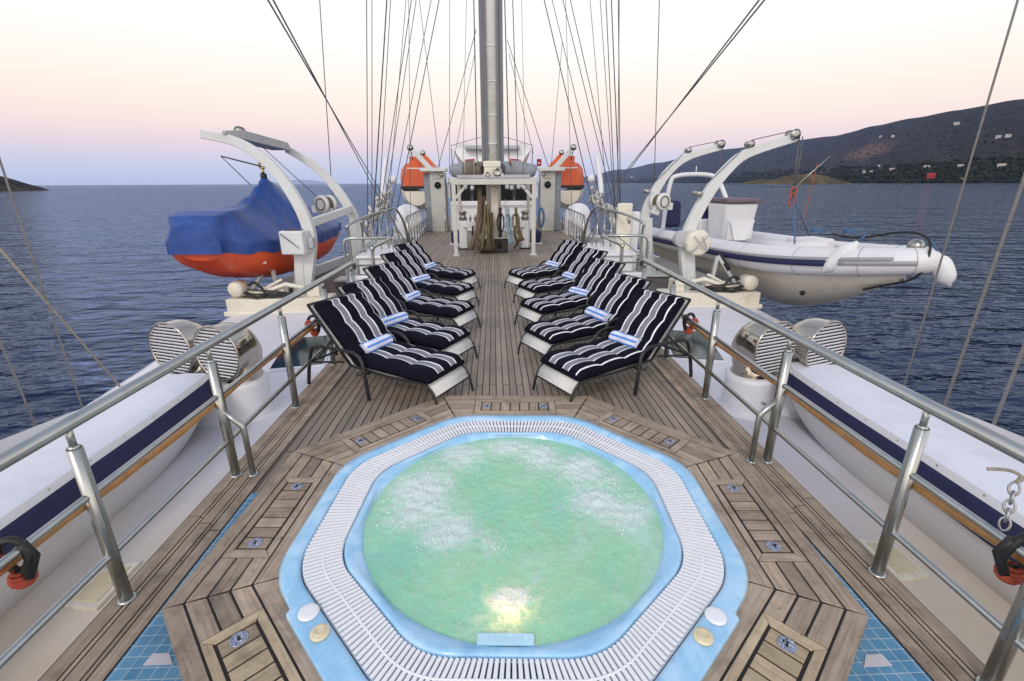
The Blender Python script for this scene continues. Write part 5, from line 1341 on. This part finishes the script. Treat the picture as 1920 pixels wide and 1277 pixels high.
def pinrail(s):
    sd = 'left' if s < 0 else 'right'
    t = thing('pin_rail', 'white winch stand with belaying pins just %s of the mast' % sd, 'winch stand', (s*.8, 14.3, 0))
    m = MB(); m.box((-.06+s*.92, 14.35, .42), (.22, .24, .84)); m.build('column', WHITE, t, bev=.03)
    m = MB(); m.box((-.06+s*.62, 14.3, .72), (.58, .3, .16)); m.build('shelf', WHITE, t, bev=.02)
    m = MB(); m.box((-.06+s*.92, 14.35, .02), (.34, .36, .04)); m.build('foot', BLACK, t)
    m = MB(); m.lathe([(.10, 0), (.13, .03), (.08, .12), (.10, .2), (.13, .24), (.09, .27), (.0001, .28)], 18, Matrix.Translation((-.06+s*.92, 14.35, .85))); m.build('winch_drum', STEELD, t)
    for k in range(3):
        m = MB(); m.lathe([(.0001, -.16), (.02, -.15), (.022, .06), (.04, .07), (.035, .14), (.02, .2), (.0001, .21)], 8, Matrix.Translation((-.06+s*(.42+.14*k), 14.25, .80))); m.build('belaying_pin', STEELD, t)
    m = MB(); m.tube(spline([(s*.58, 14.12, .7), (s*.55, 14.08, .45), (s*.62, 14.1, .2), (s*.52, 14.06, .05)], 5), .035, 8); m.tube(spline([(s*.68, 14.12, .7), (s*.70, 14.08, .4), (s*.62, 14.05, .1)], 5), .03, 8); m.build('rope_hank', ROPEBR if s > 0 else BLACK, t)
pinrail(-1); pinrail(1)
def navy_chest(s):
    t = thing('navy_cushion_box', 'dark navy covered box on the deck %s of the gantry' % ('left' if s < 0 else 'right'), 'box', (s*1.3, 15.6, 0))
    m = MB(); m.box((s*1.28, 15.7, .22), (.36, .6, .40)); m.build('cover', NAVY, t, bev=.05)
    m = MB(); m.box((s*1.28, 15.7, .02), (.44, .7, .04)); m.build('base', WHITE, t)
navy_chest(-1); navy_chest(1)

# ---------------------------------------------------------------- wheelhouse and bridge
def wheelhouse():
    t = thing('wheelhouse', 'white wheelhouse with dark windscreen behind the mast and gantry', 'wheelhouse', (-.1, 20.5, 0))
    m = MB(); m.box((-.08, 20.6, .60), (3.5, 1.6, 1.20)); m.box((-.08, 20.9, 2.02), (3.6, 2.2, .22)); m.build('wall', WHITE, t, bev=.04)
    for s in (-1, 1):
        m = MB(); m.box((-.08+s*1.78, 20.7, 1.62), (.09, 1.5, .62)); m.box((-.08+s*.02, 19.93, 1.62), (.10, .08, .62)); m.build('pillar', WHITE, t)
    for k in range(4):
        x = -.08-1.72+.86*k+.43
        m = MB(); m.bar((x-.39, 19.95, 1.22), (x-.39, 20.0, 1.90), .06, .05, up=(0, 1, 0)); m.bar((x+.39, 19.95, 1.22), (x+.39, 20.0, 1.90), .06, .05, up=(0, 1, 0)); m.bar((x-.42, 19.95, 1.21), (x+.42, 19.95, 1.21), .06, .06); fr = m.build('window_frame', BLACK, t)
        m = MB(); m.add([(x-.40, 19.98, 1.21), (x+.40, 19.98, 1.21), (x+.40, 20.03, 1.92), (x-.40, 20.03, 1.92)], [(0, 1, 2, 3)]); m.build('pane', GLASSW, fr)
    m = MB(); m.box((-.08, 20.5, 1.40), (3.2, .8, .05)); m.box((-.9, 20.3, 1.5), (.5, .3, .2)); m.box((.7, 20.3, 1.52), (.6, .3, .22)); m.build('console', GREYP, t)
    m = MB()
    for k in range(4): m.box((-1.4+.9*k, 19.72, .92), (.02, .03, .7))
    m.box((-.08, 19.71, 1.02), (3.4, .03, .03)); m.build('grab_rail', STEEL, t)
    # upper open bridge
    b = thing('open_bridge', 'white flared windscreen of the open bridge above the wheelhouse with grey sun awning', 'bridge', (-.1, 22, 2.1))
    m = MB()
    A = [(-.95, 21.6, 2.2), (.80, 21.6, 2.2), (1.62, 21.9, 3.30), (1.30, 21.9, 3.52), (-1.45, 21.9, 3.52), (-1.78, 21.9, 3.30)]
    m.add(A, [(0, 1, 2, 5), (5, 2, 3, 4)]); m.add([(A[0][0]-.5, 23.2, 2.2), A[0], A[5], (A[5][0], 23.2, 3.1)], [(0, 1, 2, 3)]); m.add([A[1], (A[1][0]+.5, 23.2, 2.2), (A[2][0], 23.2, 3.1), A[2]], [(0, 1, 2, 3)])
    o = m.build('windscreen', WHITE, b); so = o.modifiers.new('Solidify', 'SOLIDIFY'); so.thickness = .05
    m = MB(); m.box((-.08, 21.75, 3.34), (2.35, .5, .16)); m.build('awning', GREYP, b, bev=.04)
    m = MB(); m.tube([(-1.9, 21.8, 3.42), (-.9, 21.8, 3.68), (-.05, 21.8, 3.86), (.8, 21.8, 3.68), (1.7, 21.8, 3.42)], .012, 6); m.tube([(-1.85, 21.85, 2.2), (-1.85, 21.85, 3.35)], .02, 6); m.tube([(1.66, 21.85, 2.2), (1.66, 21.85, 3.35)], .02, 6); m.build('stay', ROPER if False else WIRE, b)
    for s, lb in ((-1, 'left'), (1, 'right')):
        c = thing('bridge_chair', 'small red backed chair on the open bridge, %s of the mast' % lb, 'chair', (-.08+s*.95, 21.3, 2.1))
        m = MB(); x = -.08+s*.92; m.bar((x, 21.25, 2.46), (x+s*.03, 21.45, 2.86), .40, .05, up=(0, 1, 0)); m.build('backrest', REDC, c, bev=.015)
        m = MB(); m.box((x, 21.0, 2.44), (.42, .42, .05)); m.build('seat', REDC, c, bev=.015)
        for dx in (-.18, .18): 
            m = MB(); m.tube([(x+dx, 20.85, 2.12), (x+dx, 21.2, 2.42)], .015, 6); m.tube([(x+dx, 21.2, 2.12), (x+dx, 20.85, 2.42)], .015, 6); m.build('leg', STEEL, c)
    f = thing('red_signal_board', 'small red and white board on the right end of the bridge', 'sign', (1.95, 21.5, 2.3))
    m = MB(); m.box((1.93, 21.5, 2.72), (.20, .04, .28)); m.build('board', REDC, f); m = MB(); m.box((1.93, 21.48, 2.90), (.20, .05, .08)); m.box((1.93, 21.475, 2.70), (.08, .01, .05)); m.build('white_edge', WHITE, f); m = MB(); m.tube([(1.93, 21.52, 2.13), (1.93, 21.52, 2.9)], .015, 6); m.build('staff', WHITE, f)
wheelhouse()
TOWERP = simple('tower_paint', (.46, .46, .43), .5, var=.15, scale=2.5, stain=(.30, .27, .22))
def tower(s):
    sd = 'left' if s < 0 else 'right'; c = -.08+s*2.28
    t = thing('engine_casing_tower', 'grey white deck tower with round porthole %s of the wheelhouse' % sd, 'tower', (c, 20, 0))
    m = MB(); m.box((c-s*.08, 20.0, 1.15), (.58, .9, 2.3)); m.build('casing', TOWERP, t, bev=.03)
    m = MB(); m.box((c+s*.33, 20.05, 1.15), (.26, .8, 2.26)); m.build('side_panel', CANVAS, t, bev=.02)
    m = MB(); m.box((c+s*.05, 19.9, 2.40), (1.0, 1.1, .14)); m.build('top_platform', DAVITW, t, bev=.02)
    m = MB(); M = Matrix.Translation((c-s*.10, 19.53, 1.82)) @ Matrix.Rotation(PI/2, 4, 'X'); m.lathe([(.13, 0), (.13, .03), (.10, .035), (.10, .02)], 20, M); pf = m.build('porthole', BLACK, t)
    m = MB(); m.lathe([(.10, .02), (.0001, .022)], 20, M); m.build('pane', GLASSD, pf)
    m = MB(); m.box((c-s*.10, 19.53, 2.10), (.22, .04, .06)); m.lathe([(.0001, .08), (.06, .07), (.07, 0)], 12, Matrix.Translation((c-s*.26, 19.52, 2.20)) @ Matrix.Rotation(PI/2, 4, 'X')); m.build('deck_light', STEELD, t)
    m = MB(); m.tube([(c-s*.38, 19.6, .95), (c-s*.38, 19.0, .9), (c-s*.38, 19.0, .05)], .02, 8); m.build('grab_rail', STEEL, t)
tower(-1); tower(1)
def lifeboat(s):
    sd = 'left' if s < 0 else 'right'; c = -.08+s*3.42; y0 = 22.0
    t = thing('enclosed_lifeboat', 'orange topped enclosed lifeboat hung by white davits %s of the wheelhouse' % sd, 'lifeboat', (c, y0, 1))
    def prof(pts, y, k): return [(c+x*k, y, 1.3+(z-1.3)*k) for x, z in pts]
    H = [(-.85, 1.72), (-.80, 1.35), (-.62, 1.0), (-.3, .78), (0, .72), (.3, .78), (.62, 1.0), (.80, 1.35), (.85, 1.72)]
    Yk = [(0, .62), (.4, .88), (1.2, 1), (3.4, 1), (4.4, .8), (5, .35)]
    m = MB(); m.loft([prof(H, y0+a, k) for a, k in Yk], closed=False, caps=False); m.add(prof(H, y0, .62), [tuple(range(9))[::-1]]); m.build('hull', RIBHULL, t)
    m = MB(); m.loft([[(c+x*k, y0+a, 1.72+z) for x, z in ((-.87, -.06), (-.87, .06), (.87, .06), (.87, -.06))] for a, k in Yk], smooth=False); m.build('gunwale', BLACK, t)
    Cn = [(-.84, 1.76), (-.84, 2.15), (-.76, 2.5), (-.55, 2.72), (-.25, 2.80), (.25, 2.80), (.55, 2.72), (.76, 2.5), (.84, 2.15), (.84, 1.76)]
    m = MB(); R_ = [[(c+x*k, y0+a, 1.76+(z-1.76)*q) for x, z in Cn] for a, k, q in ((.02, .62, .70), (.35, .86, .98), (1.2, 1, 1), (3.4, 1, 1), (4.4, .8, .9), (4.9, .4, .6))]; m.loft(R_, closed=False, caps=False); m.add(R_[0], [tuple(range(10))[::-1]]); m.build('canopy', ORANGEC, t)
    m = MB(); m.box((c+s*.0, y0+.62, 2.86), (.55, .6, .34)); m.build('hatch_tower', ORANGEC, t, bev=.04)
    m = MB(); m.box((c, y0+.05, 2.52), (.72, .06, .05)); m.build('hand_rail', WHITE, t)
    # davit arms
    for dy in (-.5, 3.2):
        d = thing('lifeboat_davit', 'white slanted lifeboat davit arm, %s one, %s of the wheelhouse' % ('front' if dy < 0 else 'rear', sd), 'davit', (c, y0+dy, 0), 0, 'lifeboat davits')
        m = MB(); m.bar((c-s*.85, y0+dy, 2.35), (c+s*.02, y0+dy, 3.30), .20, .22, up=(0, 1, 0)); m.build('arm', DAVITW, d, bev=.02)
        m = MB(); sheave(m, Vector((c+s*.05, y0+dy, 3.32)), .13, .22); m.build('sheave', STEELD, d)
        m = MB(); m.tube([(c+s*.05, y0+dy, 3.25), (c+s*.02, y0+dy+.2, 2.85)], .02, 6); m.build('fall_wire', WIRED, d)
        m = MB(); m.box((c-s*.82, y0+dy, 1.15), (.17, .2, 2.4)); m.build('post', DAVITW, d, bev=.02)
        if dy > 0:
            m = MB(); m.bar((c-s*.60, y0+dy-.1, 2.55), (c+s*.0, y0+dy-.1, 3.2), .17, .12, up=(0, 1, 0)); m.build('orange_sleeve', ORANGEC, d)
    # white chocks and life raft domes below
    r = thing('life_raft_canister', 'white rounded life raft canister beside the walkway %s of the wheelhouse' % sd, 'life raft', (c-s*.1, 18.6, .2))
    m = MB(); q = c-s*.15; m.lathe([(.46, 0), (.50, .05), (.50, .55), (.46, .78), (.34, .96), (.16, 1.05), (.0001, 1.07)], 28, Matrix.Translation((q, 18.6, .08))); m.build('dome', WHITE, r)
    m = MB(); m.box((q, 18.6, .02), (1.0, 1.0, .14)); m.build('cradle', DAVITW, r)
lifeboat(-1); lifeboat(1)
def searchlight(s):
    c = -.08+s*3.55; t = thing('rigging_screw_rack', 'white painted rigging screws, chains and a floodlight at the foot of the %s shrouds' % ('left' if s < 0 else 'right'), 'rigging', (s*3.6, 15, 0))
    rnd = random.Random(11 if s < 0 else 12)
    m = MB()
    pts = [(c+s*.15, 17.6, 2.75), (c+s*.22, 17.2, 2.0), (c+s*.2, 16.8, 1.5)]; m.tube(spline(pts, 5), .09, 8); m.ball((c-s*.02, 17.5, 2.02), .15, 14, 9); m.build('floodlight', WHITE, t)
    m = MB()
    for k in range(34):
        q = k/33; p = Vector((c+s*(.05+.55*q)+rnd.uniform(-.16, .16), 17.3-2.2*q+rnd.uniform(-.2, .2), 1.55-1.15*q+rnd.uniform(-.16, .16)))
        d = Vector((rnd.uniform(-.2, .2), rnd.uniform(-.2, .2), rnd.uniform(.12, .3))); m.tube([p-d/2, p+d/2], rnd.uniform(.03, .06), 7)
        if k % 3 == 0: m.ball(p+d*.6, .065, 8, 6)
    m.build('rigging_screws', simple('weathered_white_%d' % (s+1), (.62, .60, .55), .5, var=.3, scale=9, stain=(.30, .26, .2)), t)
    m = MB()
    for k in range(16):
        q = k/15; p = Vector((c+s*(.05+.5*q)+rnd.uniform(-.12, .16), 17.2-2.3*q, 1.45-1.1*q+rnd.uniform(-.15, .15)))
        m.tube([p+Vector((.06*math.cos(a), .03*math.sin(a*2), .09*math.sin(a))) for a in [2*PI*j/10 for j in range(10)]], .014, 5, closed=True)
    m.build('shackles', STEELD, t)
    m = MB(); m.box((s*3.75, 15.2, .15), (.9, 1.6, .12)); m.box((s*3.6, 14.6, -.2), (.14, .14, .7)); m.box((s*3.95, 15.8, -.2), (.14, .14, .7)); m.build('chain_plate', DAVITW, t, bev=.02)
searchlight(-1); searchlight(1)

def walkway_rail(s):
    sd = 'left' if s < 0 else 'right'
    t = thing('walkway_railing', 'low grey tube railing along the forward walkway %s of the mast' % sd, 'railing', (s*2.75, 16, 0))
    Pp = [(2.68, 14.6), (2.72, 16), (2.76, 17.4), (2.80, 18.8), (2.84, 20.2)]
    m = MB(); m.tube([(s*x, y, .95) for x, y in Pp], .026, 8); m.build('top_rail', STEELD, t)
    m = MB(); m.tube([(s*x, y, .5) for x, y in Pp], .016, 8); m.build('middle_rail', STEELD, t)
    for i in range(9):
        y = 14.6+.7*i; x = 2.68+.0286*(y-14.6)
        m = MB(); m.tube([(s*x, y, 0), (s*x, y, .95)], .05 if i == 0 else .017, 8); m.build('post', STEELD, t)
    # rail round the side stairs
    t = thing('stair_railing', 'steel guard rail round the stair opening %s of the loungers' % sd, 'railing', (s*2.4, 8, 0))
    m = MB(); m.tube(spline([(s*1.95, 7.35, .0), (s*1.95, 7.35, .86), (s*1.95, 7.42, .95), (s*1.95, 8.0, .95), (s*1.95, 8.78, .95)], 4), .026, 10); m.build('front_rail', STEEL, t)
    m = MB(); m.tube([(s*1.95, 8.78, .95), (s*2.70, 8.80, .95), (s*2.80, 8.80, .92), (s*2.83, 8.8, .82), (s*2.83, 8.8, -.5)], .026, 10); m.build('cross_rail', STEEL, t)
    m = MB(); m.tube([(s*1.95, 7.35, .45), (s*1.95, 8.78, .45), (s*2.83, 8.80, .45)], .016, 8); m.build('middle_rail', STEEL, t)
    m = MB(); m.tube([(s*1.95, 8.78, .95), (s*1.95, 8.78, 0)], .022, 8); m.build('post', STEEL, t)
    # handrails of the stairs going down outboard
    t = thing('stair_handrail', 'curved tube handrail with upright bars at the %s side stairs' % sd, 'handrail', (s*3.2, 11, 0))
    for y in (9.8, 10.9):
        m = MB(); m.tube(spline([(s*3.02, y, -.5), (s*3.02, y, .85), (s*2.98, y, 1.12), (s*2.6, y+1.1, 1.30), (s*2.48, y+1.3, 1.25), (s*2.42, y+1.9, .8), (s*2.40, y+2.2, .0)], 5), .028, 9); m.build('handrail', STEELD if y > 10 else STEEL, t)
        m = MB(); m.tube(spline([(s*3.0, y, .45), (s*2.62, y+1.1, .82), (s*2.5, y+1.35, .76), (s*2.42, y+2.0, .25)], 5), .016, 8); m.build('lower_rail', STEEL, t)
    for i in range(5):
        q = i/4; m = MB(); m.tube([(s*(3.0-.45*q), 10.9+1.1*q, -.4), (s*(3.0-.45*q), 10.9+1.1*q, 1.15+.15*q)], .02, 8); m.build('upright', STEELD, t)
    t = thing('white_locker', 'long low white locker at the deck edge behind the %s row of loungers' % sd, 'locker', (s*2.5, 11, 0))
    m = MB(); m.box((s*2.62, 11.3, .16), (.85, 1.9, .36)); m.build('body', WHITE, t, bev=.03); m = MB(); m.box((s*2.62, 11.3, .37), (.95, 2.0, .07)); m.build('lid', WHITE, t, bev=.025)
    t = thing('stair_coaming', 'white coaming box round the %s side stairwell' % sd, 'stairwell', (s*2.4, 8.2, -.3))
    m = MB(); m.box((s*2.42, 9.05, -.1), (.9, .10, .62)); m.box((s*2.02, 8.2, -.22), (.08, 1.6, .46)); m.build('coaming', WHITE, t, bev=.02)
    m = MB()
    for k in range(3): m.box((s*(2.35+.22*k), 8.2, -.12-.12*k), (.2, 1.4, .04))
    m.build('treads', GREYP, t)
    if s > 0:
        t = thing('passerelle', 'folded white gangway panel standing upright beside the right stairs', 'gangway', (3.0, 10.8, 0))
        m = MB(); m.box((2.92, 10.9, .45), (.34, .10, 2.0)); m.build('panel', CREAM, t, bev=.03); m = MB(); m.box((3.22, 11.1, .40), (.22, .10, 1.7)); m.build('rail_frame', WHITE, t, bev=.02)
        t = thing('blue_rope_coil', 'blue rope coil hanging on the rail right of the gantry', 'rope', (1.5, 17.2, .8))
        m = MB()
        for i in range(5): m.tube([(1.62+(.07+.01*i)*math.cos(a), 17.0+.02*i, .72+.34*math.sin(a)) for a in [2*PI*k/18 for k in range(18)]], .022, 6, closed=True)
        m.build('coil', ROPEBL, t); m = MB(); m.tube([(1.62, 17.0, 0), (1.62, 17.0, 1.15)], .02, 6); m.build('hook', STEELD, t)
walkway_rail(-1); walkway_rail(1)

# ---------------------------------------------------------------- rigging
WIRES = [
('L', (-3.977, 15.2, 1.179), (-2.431, 15.2, 17.0), 0.013),
('L', (-3.948, 15.6, 1.126), (-2.36, 15.6, 17.0), 0.011),
('L', (-3.662, 14.6, 1.052), (-1.065, 14.6, 17.0), 0.017),
('L', (-3.682, 15.4, 1.135), (-1.252, 15.4, 17.0), 0.011),
('L', (-3.42, 14.3, 1.038), (0.537, 14.3, 17.0), 0.011),
('L', (-3.427, 14.9, 1.064), (0.55, 14.9, 17.0), 0.01),
('L', (-3.176, 18.0, 0.461), (-2.084, 18.0, 17.0), 0.009),
('L', (-2.918, 14.2, 1.041), (1.721, 14.2, 17.0), 0.012),
('L', (-3.233, 15.0, 1.12), (1.312, 15.0, 17.0), 0.01),
('L', (-3.518, 15.8, 0.912), (-0.652, 15.8, 17.0), 0.009),
('L', (-5.572, 17.0, 2.062), (-4.666, 17.0, 17.0), 0.014),
('L', (-2.406, 22.0, 2.597), (-3.499, 22.0, 17.0), 0.012),
('L', (-1.985, 22.0, 2.596), (-1.26, 22.0, 17.0), 0.011),
('L', (-2.234, 20.0, 2.574), (-0.598, 20.0, 7.266), 0.014),
('L', (-1.681, 20.0, 2.572), (-0.65, 20.0, 6.58), 0.011),
('L', (-0.539, 15.0, 2.491), (-0.435, 15.0, 17.0), 0.015),
('L', (-1.31, 21.0, 2.813), (-0.74, 21.0, 12.283), 0.009),
('R', (5.548, 17.0, 2.01), (4.594, 17.0, 17.0), 0.014),
('R', (2.914, 14.2, 1.09), (-1.852, 14.2, 17.0), 0.013),
('R', (3.346, 15.0, 1.107), (-1.598, 15.0, 17.0), 0.01),
('R', (3.559, 14.8, 1.43), (-1.485, 14.8, 17.0), 0.011),
('R', (3.705, 14.4, 1.011), (-1.197, 14.4, 17.0), 0.011),
('R', (3.67, 15.6, 0.906), (1.25, 15.6, 17.0), 0.009),
('R', (4.099, 17.0, 1.841), (2.013, 17.0, 17.0), 0.011),
('R', (3.784, 15.2, 1.093), (2.0, 15.2, 17.0), 0.013),
('R', (3.787, 14.6, 1.03), (1.993, 14.6, 17.0), 0.015),
('R', (4.057, 15.6, 1.104), (2.766, 15.6, 17.0), 0.014),
('R', (3.79, 14.9, 0.916), (2.851, 14.9, 17.0), 0.01),
('R', (2.87, 18.0, 0.763), (2.074, 18.0, 12.564), 0.009),
('R', (2.131, 20.0, 2.598), (0.545, 20.0, 6.93), 0.014),
('R', (1.471, 20.0, 3.315), (0.606, 20.0, 6.497), 0.011),
('R', (0.677, 15.0, 2.696), (0.214, 15.0, 17.0), 0.012),
('R', (0.422, 15.0, 2.488), (0.105, 15.0, 17.0), 0.015),
('R', (2.534, 22.0, 2.844), (2.867, 22.0, 7.348), 0.011),
('R', (1.289, 21.0, 2.805), (1.026, 21.0, 12.315), 0.009),
('L', (-2.871, 13.6, 1.092), (-1.304, -2.74, 5.587), 0.008),
('L', (-3.02, 13.6, 1.079), (-1.081, -2.74, 5.599), 0.008),
('R', (2.687, 13.6, 1.037), (2.28, -2.74, 5.696), 0.008),
('R', (2.824, 13.6, 1.051), (2.062, -2.74, 5.683), 0.008)
]
LBL = {'L': 'thin steel rigging wire rising left of the mast', 'R': 'thin steel rigging wire rising right of the mast'}
for s, a, b, r in WIRES:
    a = Vector(a); b = Vector(b); d = (b-a).normalized()
    if a.z < 2.2:
        k = min(1.2, (a.z-.25)/max(.2, d.z)); a = a-d*k
    else: a = a-d*.35
    m = MB(); m.tube([a, b], r, 6)
    o = m.build('rigging_wire', WIRED if r > .0155 else WIRE); tag(o, LBL[s], 'wire', 'standing rigging of the mast')
WIREL = simple('weathered_wire', (.27, .26, .24), .55, .1, var=.25, scale=30)
FG = [('grey shroud wire rising from the ship side at the far left of the photo', (-4.9, 5.09, -.56), (-4.9, 5.09, 2.185), 4, .010, WIREL),
      ('pale slack rope slanting across the sea behind the left shroud wire', (-4.9, 5.764, -.75), (-4.9, 4.793, 1.321), 3, .012, ROPEB),
      ('short stretch of wire at the left edge of the photo above the left boat', (-4.9, 4.53, -.56), (-4.9, 4.495, .458), 4, .010, WIREL),
      ('long shroud wire in front of the inflatable boat bow at the right', (4.9, 5.02, -.56), (4.9, 4.998, 3.505), 4, .010, WIREL),
      ('thick weathered shroud right of the inflatable boat near the right edge', (4.85, 4.44, -.56), (4.85, 4.39, 1.747), 3, .016, WIREL),
      ('short thick shroud at the right edge of the photo above the right boat', (4.75, 3.845, -.56), (4.75, 3.835, .1), 5, .016, WIREL)]
for lb, a, b, k, r, mt in FG:
    a = Vector(a); b = Vector(b); d = (b-a).normalized(); e = a+d*((b-a).length+(6 if k != 3 or mt is not ROPEB else 2))
    m = MB(); m.tube([a, e], r, 8); tag(m.build('shroud_wire' if mt is not ROPEB else 'slack_rope', mt), lb, 'wire' if mt is not ROPEB else 'rope')
